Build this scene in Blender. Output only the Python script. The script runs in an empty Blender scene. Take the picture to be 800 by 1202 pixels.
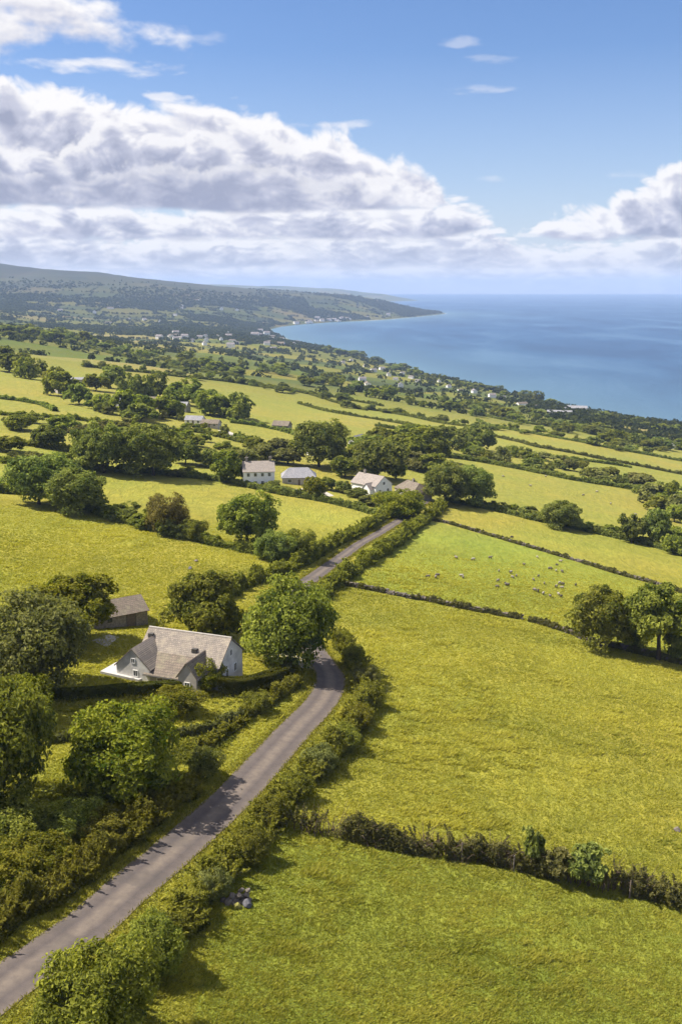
import bpy, bmesh, math, random
import numpy as np
from mathutils import Vector, Matrix
R = math.radians
rng = np.random.default_rng(7)
random.seed(7)
scene = bpy.context.scene
COL = scene.collection

# ------------------------------------------------------------------ camera model
F = 1154.0                       # focal length in photo pixels (photo 800 x 1202)
HORIZ = 337.0                    # photo row of the infinite horizon
CAMZ = 170.0
PITCH = math.atan((601 - HORIZ) / F)
FWD = np.array([0, math.cos(PITCH), -math.sin(PITCH)])
UPV = np.array([0, math.sin(PITCH), math.cos(PITCH)])
RGT = np.array([1.0, 0, 0])
CAM = np.array([0, 0, CAMZ])
def ray(px, py):
    d = RGT * ((px - 400) / F) + UPV * ((601 - py) / F) + FWD
    return d / np.linalg.norm(d)
def sea_pt(px, py):
    d = ray(px, py); t = -CAMZ / d[2]
    return (CAM + d * t)[:2]

# ------------------------------------------------------------------ noise
_lat = np.random.default_rng(3).random((256, 256))
def vnoise(x, y):
    xi = np.floor(x).astype(int); yi = np.floor(y).astype(int)
    fx = x - xi; fy = y - yi
    fx = fx * fx * (3 - 2 * fx); fy = fy * fy * (3 - 2 * fy)
    a = _lat[xi % 256, yi % 256]; b = _lat[(xi + 1) % 256, yi % 256]
    c = _lat[xi % 256, (yi + 1) % 256]; d = _lat[(xi + 1) % 256, (yi + 1) % 256]
    return (a * (1 - fx) + b * fx) * (1 - fy) + (c * (1 - fx) + d * fx) * fy
def fbm(x, y, o=4):
    s = 0; a = 0.5
    for i in range(o):
        s = s + a * vnoise(x + 17.3 * i, y - 9.1 * i); x = x * 2.03; y = y * 2.03; a *= 0.5
    return s
def sstep(a, b, x):
    t = np.clip((x - a) / (b - a), 0, 1); return t * t * (3 - 2 * t)

# ------------------------------------------------------------------ coast and terrain
coast_px = [(800, 502), (770, 499), (740, 493), (700, 486), (668, 479), (640, 472), (600, 463), (560, 452), (525, 446), (500, 441),
            (470, 431), (450, 426), (420, 418), (400, 413), (375, 408), (352, 403), (335, 397), (322, 391), (318, 386.5), (330, 383.5),
            (352, 381), (385, 378.5), (420, 377), (455, 375), (490, 372), (515, 369.3), (524, 368)]
coast = [sea_pt(*p) for p in coast_px]
d0 = coast[0] - coast[6]; d0 = d0 / np.linalg.norm(d0)
coast = [coast[0] + d0 * 2500, coast[0] + d0 * 900] + coast
tip = coast[-1]
coast_vis = list(coast)
coast += [tip + np.array([-120, 500]), tip + np.array([-500, 1500]), np.array([-350, 9500.]), np.array([-350, 11200.]), np.array([300, 12000.]),
          np.array([880, 12600.]), np.array([1000, 12900.]), np.array([700, 15000.]), np.array([-500, 19000.]),
          np.array([-30000, 21000.]), np.array([-30000, -3000.]), np.array([coast[0][0], -3000.])]
coast = np.array(coast)
def seg_d(x, y, P, closed=True):
    best = np.full(x.shape, 1e18); tt = np.zeros(x.shape); n = len(P)
    for i in range(n if closed else n - 1):
        a = P[i]; b = P[(i + 1) % n]; e = b - a
        t = np.clip(((x - a[0]) * e[0] + (y - a[1]) * e[1]) / (e @ e), 0, 1)
        d = (x - a[0] - t * e[0]) ** 2 + (y - a[1] - t * e[1]) ** 2
        m = d < best; best = np.where(m, d, best); tt = np.where(m, i + t, tt)
    return np.sqrt(best), tt
def inside(x, y, P):
    c = np.zeros(x.shape, bool); n = len(P)
    for i in range(n):
        a = P[i]; b = P[(i + 1) % n]
        if a[1] == b[1]: continue
        m = ((a[1] > y) != (b[1] > y)) & (x < (b[0] - a[0]) * (y - a[1]) / (b[1] - a[1]) + a[0])
        c ^= m
    return c
def at_depth(px, py, Y):
    d = ray(px, py); t = Y / d[1]; return CAM + d * t
ridge1 = [(-300, 290, 6200), (-60, 303, 5900), (0, 309, 5800), (60, 318, 5800), (110, 321, 5850), (150, 325, 5900), (200, 331, 6000), (250, 335, 6100), (300, 338.5, 6200), (360, 343, 6200)]
ridge1 = np.array([at_depth(*p) for p in ridge1])
ridge2 = np.array([at_depth(*p) for p in [(-200, 331, 13500), (100, 333, 13500), (220, 332.5, 13500), (300, 336, 13500), (400, 341, 13300), (440, 343.5, 13200)]])
def coast_d(x, y):
    d, _ = seg_d(x, y, coast); return np.where(inside(x, y, coast), d, -d)
def smin(a, b, k):
    h = np.clip(0.5 + 0.5 * (b - a) / k, 0, 1)
    return b * (1 - h) + a * h - k * h * (1 - h)
def H(x, y):
    x = np.asarray(x, float); y = np.asarray(y, float)
    sd = coast_d(x, y)
    z = smin(0.147 * sd, 152.0, 55)
    z = np.where(sd > 0, z + 3.0 * sstep(0, 12, sd), np.maximum(sd * 0.25, -12))
    dip = 44 * sstep(1250, 2300, y) * (1 - sstep(3600, 5200, y)) * sstep(150, 800, sd)
    z = z - dip
    for rg, sg in ((ridge1, 1150.), (ridge2, 1300.)):
        dr, tr = seg_d(x, y, rg[:, :2], False)
        hr = np.interp(tr, np.arange(len(rg)), rg[:, 2])
        w = np.exp(-(dr / sg) ** 2) * sstep(0, 900, sd)
        z = z * (1 - w) + hr * w
    amp = sstep(20, 300, sd)
    z = z + amp * ((fbm(x / 160, y / 160, 3) - 0.44) * 9 * sstep(250, 700, y) + (fbm(x / 30 + 5, y / 30, 2) - 0.37) * 1.3
                   + (fbm(x / 700 + 3, y / 700, 3) - 0.44) * 60 * sstep(1800, 4500, y))
    return z
def Hs(x, y): return float(H(np.array([x]), np.array([y]))[0])
_ts = np.concatenate([np.geomspace(30, 2500, 420), np.geomspace(2520, 24000, 160)])
def at(px, py, dz=0.0):
    """the world point where the photo's pixel meets the ground (or dz above it)"""
    d = ray(px, py)
    lo_i = None
    P = CAM[None] + d[None] * _ts[:, None]
    below = P[:, 2] < H(P[:, 0], P[:, 1]) + dz
    i = int(np.argmax(below)) if below.any() else len(_ts) - 1
    lo, hi = _ts[max(i - 1, 0)], _ts[i]
    for _ in range(3):
        ss = np.linspace(lo, hi, 17); P = CAM[None] + d[None] * ss[:, None]
        b = P[:, 2] < H(P[:, 0], P[:, 1]) + dz
        k = int(np.argmax(b)) if b.any() else 16
        lo, hi = ss[max(k - 1, 0)], ss[k]
    p = CAM + d * hi
    return Vector((p[0], p[1], Hs(p[0], p[1])))
def ppm(p):                      # photo pixels per metre at a world point
    v = np.array(p) - CAM
    return F / float(v @ FWD)
def smooth_line(P, step):
    """Catmull-Rom through 2-D points, resampled at about one step"""
    P = [np.array(p, float)[:2] for p in P]
    Q = [2 * P[0] - P[1]] + P + [2 * P[-1] - P[-2]]
    out = []
    for i in range(1, len(Q) - 2):
        p0, p1, p2, p3 = Q[i - 1:i + 3]
        n = max(2, int(np.linalg.norm(p2 - p1) / step * 2))
        for t in np.linspace(0, 1, n, endpoint=False):
            out.append(0.5 * (2 * p1 + (p2 - p0) * t + (2 * p0 - 5 * p1 + 4 * p2 - p3) * t * t + (3 * p1 - p0 - 3 * p2 + p3) * t ** 3))
    out.append(P[-1]); out = np.array(out)
    L = np.concatenate([[0], np.cumsum(np.linalg.norm(np.diff(out, axis=0), axis=1))])
    n = max(2, int(L[-1] / step) + 1); s = np.linspace(0, L[-1], n)
    return np.stack([np.interp(s, L, out[:, 0]), np.interp(s, L, out[:, 1])], 1)
def gline(pxs, step=1.0):
    return smooth_line([at(*p) for p in pxs], step)

# ------------------------------------------------------------------ materials
def new_mat(name):
    m = bpy.data.materials.new(name); m.use_nodes = True
    nt = m.node_tree; nt.nodes.clear()
    return m, nt, nt.nodes.new('ShaderNodeOutputMaterial')
def N(nt, t, **kw):
    n = nt.nodes.new(t)
    for k, v in kw.items():
        if k in n.inputs.keys() and not hasattr(n, k): n.inputs[k].default_value = v
        else:
            try: setattr(n, k, v)
            except Exception: n.inputs[k].default_value = v
    return n
def ln(nt, a, b): nt.links.new(a, b)
def noise(nt, vec, scale, detail=4, rough=0.55, dist=0.0):
    n = nt.nodes.new('ShaderNodeTexNoise'); n.inputs['Scale'].default_value = scale
    n.inputs['Detail'].default_value = detail; n.inputs['Roughness'].default_value = rough; n.inputs['Distortion'].default_value = dist
    if vec is not None: ln(nt, vec, n.inputs['Vector'])
    return n.outputs['Fac']
def ramp(nt, fac, stops, interp='LINEAR'):
    n = nt.nodes.new('ShaderNodeValToRGB'); n.color_ramp.interpolation = interp
    e = n.color_ramp.elements
    while len(e) < len(stops): e.new(0.5)
    for el, (p, c) in zip(e, stops):
        el.position = p; el.color = (c[0], c[1], c[2], 1) if hasattr(c, '__len__') else (c, c, c, 1)
    ln(nt, fac, n.inputs[0]); return n.outputs[0]
def mth(nt, op, a, b=None, c=None, clamp=False):
    n = nt.nodes.new('ShaderNodeMath'); n.operation = op; n.use_clamp = clamp
    for i, v in enumerate((a, b, c)):
        if v is None: continue
        if isinstance(v, (int, float)): n.inputs[i].default_value = v
        else: ln(nt, v, n.inputs[i])
    return n.outputs[0]
def mixc(nt, f, a, b, blend='MIX'):
    n = nt.nodes.new('ShaderNodeMix'); n.data_type = 'RGBA'; n.blend_type = blend
    for i, v in ((0, f), (6, a), (7, b)):
        if isinstance(v, (int, float)): n.inputs[i].default_value = v
        elif isinstance(v, tuple): n.inputs[i].default_value = (v[0], v[1], v[2], 1)
        else: ln(nt, v, n.inputs[i])
    return n.outputs[2]
def scalev(nt, vec, s):
    n = nt.nodes.new('ShaderNodeMapping'); n.inputs['Scale'].default_value = s; ln(nt, vec, n.inputs[0]); return n.outputs[0]
def bump(nt, h, strength, dist):
    b = nt.nodes.new('ShaderNodeBump'); b.inputs['Strength'].default_value = strength; b.inputs['Distance'].default_value = dist
    ln(nt, h, b.inputs['Height']); return b.outputs[0]
def principled(nt, out, col, rough=0.8, normal=None, spec=0.3):
    p = nt.nodes.new('ShaderNodeBsdfPrincipled')
    if isinstance(col, tuple): p.inputs['Base Color'].default_value = (*col, 1)
    else: ln(nt, col, p.inputs['Base Color'])
    if isinstance(rough, (int, float)): p.inputs['Roughness'].default_value = rough
    else: ln(nt, rough, p.inputs['Roughness'])
    p.inputs['Specular IOR Level'].default_value = spec
    if normal is not None: ln(nt, normal, p.inputs['Normal'])
    ln(nt, p.outputs[0], out.inputs[0]); return p
def geo_pos(nt): return nt.nodes.new('ShaderNodeNewGeometry').outputs['Position']
def obj_co(nt): return nt.nodes.new('ShaderNodeTexCoord').outputs['Object']
def attr(nt, name, what='Fac'):
    a = nt.nodes.new('ShaderNodeAttribute'); a.attribute_name = name; return a.outputs[what]

def simple(name, col, rough=0.8, var=0.25, scale=3.0, bmp=0.0, bscale=20, spec=0.3):
    m, nt, out = new_mat(name); co = obj_co(nt)
    f = noise(nt, co, scale, 5, 0.6)
    dark = tuple(c * (1 - var) for c in col); lite = tuple(min(1, c * (1 + var)) for c in col)
    c = ramp(nt, f, [(0.3, dark), (0.7, lite)])
    nrm = bump(nt, noise(nt, co, bscale, 4), bmp, 0.05) if bmp else None
    principled(nt, out, c, rough, nrm, spec); return m
def leaf_mat(name, dark, lite, trans=0.42):
    m, nt, out = new_mat(name)
    t = attr(nt, 'tint')
    oi = nt.nodes.new('ShaderNodeObjectInfo')
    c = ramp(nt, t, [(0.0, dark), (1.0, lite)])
    hs = nt.nodes.new('ShaderNodeHueSaturation')
    ln(nt, mth(nt, 'MULTIPLY_ADD', oi.outputs['Random'], 0.03, 0.485), hs.inputs['Hue'])
    ln(nt, mth(nt, 'MULTIPLY_ADD', oi.outputs['Random'], 0.3, 0.85), hs.inputs['Value'])
    ln(nt, c, hs.inputs['Color'])
    d = nt.nodes.new('ShaderNodeBsdfDiffuse'); ln(nt, hs.outputs[0], d.inputs[0])
    tr = nt.nodes.new('ShaderNodeBsdfTranslucent'); ln(nt, mixc(nt, 1.0, hs.outputs[0], (1.15, 1.2, 0.6), 'MULTIPLY'), tr.inputs[0])
    mx = nt.nodes.new('ShaderNodeMixShader'); mx.inputs[0].default_value = trans
    ln(nt, d.outputs[0], mx.inputs[1]); ln(nt, tr.outputs[0], mx.inputs[2])
    ln(nt, mx.outputs[0], out.inputs[0]); return m

M = {}
M['leaf_green'] = leaf_mat('leaf_green', (0.0597, 0.0843, 0.0176), (0.2986, 0.3074, 0.0562))
M['leaf_bright'] = leaf_mat('leaf_bright', (0.0583, 0.084, 0.0117), (0.2798, 0.2682, 0.035))
M['leaf_dark'] = leaf_mat('leaf_dark', (0.0617, 0.0876, 0.0257), (0.277, 0.2955, 0.0739))
M['leaf_olive'] = leaf_mat('leaf_olive', (0.0743, 0.0827, 0.0298), (0.2645, 0.2563, 0.0827))
M['leaf_hedge'] = leaf_mat('leaf_hedge', (0.055, 0.065, 0.014), (0.285, 0.275, 0.044))
M['leaf_straw'] = leaf_mat('leaf_straw', (0.077, 0.066, 0.022), (0.253, 0.209, 0.066))
M['leaf_bramble'] = leaf_mat('leaf_bramble', (0.052, 0.058, 0.022), (0.190, 0.182, 0.058))
M['leaf_far'] = leaf_mat('leaf_far', (0.022, 0.030, 0.012), (0.075, 0.082, 0.026))  # dark tone stands in for cloud shade over the distant woods
M['leaf_trim'] = leaf_mat('leaf_trim', (0.036, 0.0456, 0.012), (0.132, 0.132, 0.0264))
M['grass_blade'] = leaf_mat('grass_blade', (0.116, 0.132, 0.017), (0.410, 0.362, 0.066), 0.4)
M['verge_blade'] = leaf_mat('verge_blade', (0.09, 0.095, 0.012), (0.300, 0.250, 0.050), 0.4)
M['bark'] = simple('bark', (0.060, 0.045, 0.032), 0.95, 0.4, 6, 0.6)
M['twig'] = simple('twig', (0.095, 0.065, 0.048), 0.95, 0.4, 5)
M['stone'] = simple('stone', (0.125, 0.105, 0.088), 0.9, 0.45, 2.2, 0.5, 9)
M['slate_stone'] = simple('slate_stone', (0.085, 0.083, 0.095), 0.85, 0.3, 2.2, 0.4, 9)
M['lichen_stone'] = simple('lichen_stone', (0.17, 0.16, 0.04), 0.9, 0.4, 3, 0.4, 9)
M['whitewash'] = simple('whitewash', (0.52, 0.50, 0.475), 0.85, 0.22, 0.8, 0.15, 12)
M['white_wall'] = simple('white_wall', (0.74, 0.73, 0.72), 0.8, 0.08, 0.6)
M['grey_render'] = simple('grey_render', (0.34, 0.31, 0.28), 0.85, 0.18, 0.8)
M['rubble_wall'] = simple('rubble_wall', (0.21, 0.185, 0.16), 0.95, 0.45, 3.0, 0.6, 6)
M['paving'] = simple('paving', (0.40, 0.385, 0.37), 0.8, 0.12, 1.5)
M['gravel'] = simple('gravel', (0.36, 0.33, 0.29), 0.95, 0.3, 3)
M['timber'] = simple('timber', (0.13, 0.10, 0.075), 0.9, 0.3, 3)
M['frame_white'] = simple('frame_white', (0.75, 0.74, 0.72), 0.5, 0.05)
M['frame_dark'] = simple('frame_dark', (0.06, 0.055, 0.05), 0.6, 0.1)
M['glass'] = simple('glass', (0.025, 0.03, 0.035), 0.08, 0.2, 1, 0, 1, 0.6)
M['far_wall'] = simple('far_wall', (0.72, 0.70, 0.68), 0.85, 0.06, 0.2)
M['far_roof'] = simple('far_roof', (0.17, 0.15, 0.15), 0.85, 0.2, 0.2)
def roof_mat(name, a, b, lichen):
    m, nt, out = new_mat(name); co = obj_co(nt)
    sx = nt.nodes.new('ShaderNodeSeparateXYZ'); ln(nt, co, sx.inputs[0])
    cx = nt.nodes.new('ShaderNodeCombineXYZ'); ln(nt, sx.outputs[0], cx.inputs[0]); ln(nt, mth(nt, 'MULTIPLY', sx.outputs[2], 1.45), cx.inputs[1])
    br = nt.nodes.new('ShaderNodeTexBrick'); ln(nt, cx.outputs[0], br.inputs['Vector'])
    br.inputs['Scale'].default_value = 1.0; br.inputs['Brick Width'].default_value = 0.34; br.inputs['Row Height'].default_value = 0.26
    br.inputs['Mortar Size'].default_value = 0.016; br.inputs['Color1'].default_value = (*a, 1); br.inputs['Color2'].default_value = (*b, 1)
    br.inputs['Mortar'].default_value = tuple(c * 0.35 for c in a) + (1,)
    f = noise(nt, co, 0.9, 6, 0.65)
    c = mixc(nt, ramp(nt, f, [(0.48, 0.0), (0.68, 0.8)]), br.outputs['Color'], lichen)
    c = mixc(nt, ramp(nt, noise(nt, co, 4.5, 4), [(0.35, 0.0), (0.75, 0.5)]), c, tuple(x * 0.5 for x in a))
    principled(nt, out, c, 0.85, bump(nt, br.outputs['Fac'], -0.5, 0.03)); return m
M['roof_slate'] = roof_mat('roof_slate', (0.185, 0.16, 0.14), (0.27, 0.225, 0.19), (0.30, 0.255, 0.195))
M['roof_brown'] = roof_mat('roof_brown', (0.13, 0.105, 0.085), (0.19, 0.15, 0.12), (0.20, 0.18, 0.12))
M['roof_tan'] = roof_mat('roof_tan', (0.235, 0.205, 0.185), (0.30, 0.255, 0.23), (0.29, 0.25, 0.215))
M['roof_grey'] = roof_mat('roof_grey', (0.20, 0.20, 0.225), (0.28, 0.275, 0.30), (0.27, 0.26, 0.27))

# ground: field albedo comes from a per-vertex colour (each field's own colour, the far land darkened for cloud shade), broken up by noise
def ground_mat():
    m, nt, out = new_mat('field_grass'); p = geo_pos(nt)
    base = attr(nt, 'field', 'Color')
    p2 = scalev(nt, p, (1, 0.45, 1))
    n1 = noise(nt, p2, 0.55, 6, 0.62, 0.6)
    n2 = noise(nt, p, 0.045, 5, 0.6, 0.4)
    n3 = noise(nt, p, 0.011, 4, 0.55)
    c = mixc(nt, ramp(nt, n1, [(0.36, 0.0), (0.62, 1.0)]), mixc(nt, 1.0, base, (0.80, 0.84, 0.8), 'MULTIPLY'), mixc(nt, 1.0, base, (1.10, 1.08, 1.05), 'MULTIPLY'))
    c = mixc(nt, ramp(nt, n2, [(0.38, 0.0), (0.66, 1.0)]), c, mixc(nt, 1.0, c, (1.10, 1.02, 1.0), 'MULTIPLY'))
    c = mixc(nt, ramp(nt, n3, [(0.4, 0.0), (0.62, 1.0)]), mixc(nt, 1.0, c, (0.88, 0.98, 0.9), 'MULTIPLY'), c)
    h = mth(nt, 'ADD', mth(nt, 'MULTIPLY', n1, 1.0), mth(nt, 'MULTIPLY', noise(nt, p2, 1.6, 4, 0.6), 0.5))
    principled(nt, out, c, 0.95, bump(nt, h, 0.85, 0.65), 0.1); return m
M['ground'] = ground_mat()
def road_mat():
    m, nt, out = new_mat('road_asphalt'); co = geo_pos(nt)
    a = attr(nt, 'across')
    f = noise(nt, co, 1.2, 6, 0.65); g = noise(nt, co, 14, 3, 0.6)
    c = ramp(nt, f, [(0.3, (0.047, 0.038, 0.037)), (0.72, (0.074, 0.060, 0.057))])
    c = mixc(nt, ramp(nt, g, [(0.35, 0.0), (0.7, 0.4)]), c, (0.125, 0.104, 0.098))
    trk = ramp(nt, a, [(0.0, 1.0), (0.1, 0.45), (0.28, 0.0), (0.44, 1.0), (0.56, 1.0), (0.72, 0.0), (0.9, 0.45), (1.0, 1.0)])
    c = mixc(nt, mth(nt, 'MULTIPLY', trk, mth(nt, 'MULTIPLY', f, 1.1)), c, (0.165, 0.132, 0.105))
    # old patches of darker tar
    pt = ramp(nt, noise(nt, co, 0.17, 3, 0.4), [(0.6, 0.0), (0.63, 0.35)])
    c = mixc(nt, pt, c, (0.048, 0.042, 0.041))
    principled(nt, out, c, 0.85, bump(nt, g, 0.3, 0.02), 0.3); return m
M['road'] = road_mat()
def sea_mat():
    m, nt, out = new_mat('sea_water'); co = geo_pos(nt)
    s = scalev(nt, co, (0.0034, 0.0013, 1))
    f = noise(nt, s, 1.0, 7, 0.62, 0.6)
    c = ramp(nt, f, [(0.36, (0.009, 0.041, 0.108)), (0.52, (0.016, 0.060, 0.142)), (0.66, (0.042, 0.098, 0.185))])
    sh = attr(nt, 'shallow')
    c = mixc(nt, sh, c, (0.065, 0.125, 0.175))
    w = mth(nt, 'ADD', noise(nt, scalev(nt, co, (0.05, 0.09, 1)), 1.0, 5, 0.6), mth(nt, 'MULTIPLY', noise(nt, co, 0.5, 3), 0.25))
    nb = bump(nt, w, 0.9, 3.0)
    df = nt.nodes.new('ShaderNodeBsdfDiffuse'); ln(nt, c, df.inputs[0]); ln(nt, nb, df.inputs['Normal'])
    gl = nt.nodes.new('ShaderNodeBsdfGlossy'); gl.inputs['Roughness'].default_value = 0.34; ln(nt, nb, gl.inputs['Normal'])
    mx = nt.nodes.new('ShaderNodeMixShader'); mx.inputs[0].default_value = 0.14; ln(nt, df.outputs[0], mx.inputs[1]); ln(nt, gl.outputs[0], mx.inputs[2])
    ln(nt, mx.outputs[0], out.inputs[0]); return m
M['sea'] = sea_mat()
m, nt, out = new_mat('surf'); principled(nt, out, ramp(nt, noise(nt, geo_pos(nt), 0.05, 5), [(0.32, (0.30, 0.34, 0.37)), (0.5, (0.78, 0.79, 0.80))]), 0.7); M['surf'] = m
M['sand'] = simple('sand', (0.42, 0.36, 0.28), 0.9, 0.2, 0.05)
def sheep_mat():
    m, nt, out = new_mat('sheep_fleece'); co = obj_co(nt)
    sx = nt.nodes.new('ShaderNodeSeparateXYZ'); ln(nt, co, sx.inputs[0])
    leg = mth(nt, 'LESS_THAN', sx.outputs[2], 0.34); face = mth(nt, 'GREATER_THAN', sx.outputs[0], 0.62)
    oi = nt.nodes.new('ShaderNodeObjectInfo')
    f = mth(nt, 'MAXIMUM', leg, face)
    fl = ramp(nt, oi.outputs['Random'], [(0.0, (0.06, 0.05, 0.045)), (0.4, (0.13, 0.11, 0.10)), (0.75, (0.24, 0.21, 0.18)), (1.0, (0.32, 0.29, 0.26))])
    principled(nt, out, mixc(nt, f, fl, (0.035, 0.03, 0.027)), 0.95, bump(nt, noise(nt, co, 14, 3), 0.6, 0.04)); return m
M['sheep'] = sheep_mat()

# ------------------------------------------------------------------ object helpers
def tag(o, label=None, cat=None, group=None, kind=None):
    if label: o['label'] = label
    if cat: o['category'] = cat
    if group: o['group'] = group
    if kind: o['kind'] = kind
    return o
def link(name, me, mats, parent=None, loc=None):
    o = bpy.data.objects.new(name, me)
    COL.objects.link(o)
    if me is not None:
        for mm in (mats if isinstance(mats, (list, tuple)) else [mats]): me.materials.append(mm)
    if parent is not None: o.parent = parent
    if loc is not None: o.location = loc
    return o
def empty(name, loc, rz=0.0, s=(1, 1, 1)):
    o = bpy.data.objects.new(name, None); o.empty_display_size = 0.5; COL.objects.link(o)
    o.location = loc; o.rotation_euler = (0, 0, rz); o.scale = s; return o
def np_mesh(name, V, Fq, smooth=False, attrs=None, mat_idx=None):
    """V n x 3, Fq m x k faces (k = 3 or 4)"""
    me = bpy.data.meshes.new(name); V = np.asarray(V, np.float32); Fq = np.asarray(Fq, np.int32)
    k = Fq.shape[1]
    me.vertices.add(len(V)); me.vertices.foreach_set('co', V.ravel())
    me.loops.add(Fq.size); me.loops.foreach_set('vertex_index', Fq.ravel())
    me.polygons.add(len(Fq)); me.polygons.foreach_set('loop_start', np.arange(0, Fq.size, k, dtype=np.int32))
    if mat_idx is not None: me.polygons.foreach_set('material_index', np.asarray(mat_idx, np.int32))
    me.polygons.foreach_set('use_smooth', np.full(len(Fq), smooth))
    for nm, arr in (attrs or {}).items():
        arr = np.asarray(arr, np.float32)
        if arr.ndim == 1:
            a = me.attributes.new(nm, 'FLOAT', 'POINT'); a.data.foreach_set('value', arr)
        else:
            a = me.attributes.new(nm, 'FLOAT_COLOR', 'POINT'); a.data.foreach_set('color', np.concatenate([arr, np.ones((len(arr), 1), np.float32)], 1).ravel())
    me.update(); return me
class MB:
    """collects quads for ONE mesh"""
    def __init__(s): s.V = []; s.F = []; s.T = []; s.n = 0; s.MI = []
    def add(s, V, Fq, tint=0.5, mi=0):
        V = np.asarray(V, float); Fq = np.asarray(Fq, int)
        s.V.append(V); s.F.append(Fq + s.n); s.n += len(V)
        s.T.append(np.broadcast_to(np.asarray(tint, float), (len(V),))); s.MI.append(np.full(len(Fq), mi))
    def box(s, c, size, rz=0.0, mi=0):
        x, y, z = np.array(size) / 2
        V = np.array([(-x, -y, -z), (x, -y, -z), (x, y, -z), (-x, y, -z), (-x, -y, z), (x, -y, z), (x, y, z), (-x, y, z)])
        cr, sr = math.cos(rz), math.sin(rz)
        V = np.stack([V[:, 0] * cr - V[:, 1] * sr, V[:, 0] * sr + V[:, 1] * cr, V[:, 2]], 1) + np.array(c)
        s.add(V, [(0, 3, 2, 1), (4, 5, 6, 7), (0, 1, 5, 4), (1, 2, 6, 5), (2, 3, 7, 6), (3, 0, 4, 7)], mi=mi)
    def tube(s, P, r, n=6, mi=0, tint=0.5):
        P = np.asarray(P, float); r = np.broadcast_to(np.asarray(r, float), (len(P),))
        d = np.gradient(P, axis=0); d /= np.linalg.norm(d, axis=1)[:, None] + 1e-9
        ref = np.where(np.abs(d[:, 2:3]) < 0.9, np.array([[0, 0, 1.]]), np.array([[1., 0, 0]]))
        a = np.cross(d, ref); a /= np.linalg.norm(a, axis=1)[:, None] + 1e-9; b = np.cross(d, a)
        th = np.linspace(0, 2 * np.pi, n, endpoint=False)
        V = P[:, None] + (a[:, None] * np.cos(th)[None, :, None] + b[:, None] * np.sin(th)[None, :, None]) * r[:, None, None]
        Fq = []
        for i in range(len(P) - 1):
            for j in range(n):
                Fq.append((i * n + j, i * n + (j + 1) % n, (i + 1) * n + (j + 1) % n, (i + 1) * n + j))
        k = len(P) - 1
        if n == 6: Fq += [(k * n, k * n + 1, k * n + 2, k * n + 3), (k * n, k * n + 3, k * n + 4, k * n + 5)]
        s.add(V.reshape(-1, 3), Fq, tint, mi)
    def leaves(s, C, Nn, S, T, aspect=1.7, mi=0, rg=None):
        rg = rg or rng; n = len(C)
        Nn = Nn / (np.linalg.norm(Nn, axis=1)[:, None] + 1e-9)
        t = np.cross(Nn, rg.normal(size=(n, 3))); t /= np.linalg.norm(t, axis=1)[:, None] + 1e-9
        b = np.cross(Nn, t); S = np.broadcast_to(S, (n,))[:, None]
        fold = Nn * S * 0.18
        V = np.stack([C + t * S * 0.5 * aspect - fold, C + b * S * 0.5 + fold, C - t * S * 0.5 * aspect - fold, C - b * S * 0.5 + fold], 1).reshape(-1, 3)
        s.add(V, np.arange(4 * n).reshape(n, 4), np.repeat(np.broadcast_to(T, (n,)), 4), mi)
    def mesh(s, name, smooth=False):
        return np_mesh(name, np.concatenate(s.V), np.concatenate(s.F), smooth, {'tint': np.concatenate(s.T)}, np.concatenate(s.MI))
def rand_dir(n, rg):
    v = rg.normal(size=(n, 3)); return v / np.linalg.norm(v, axis=1)[:, None]

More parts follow.
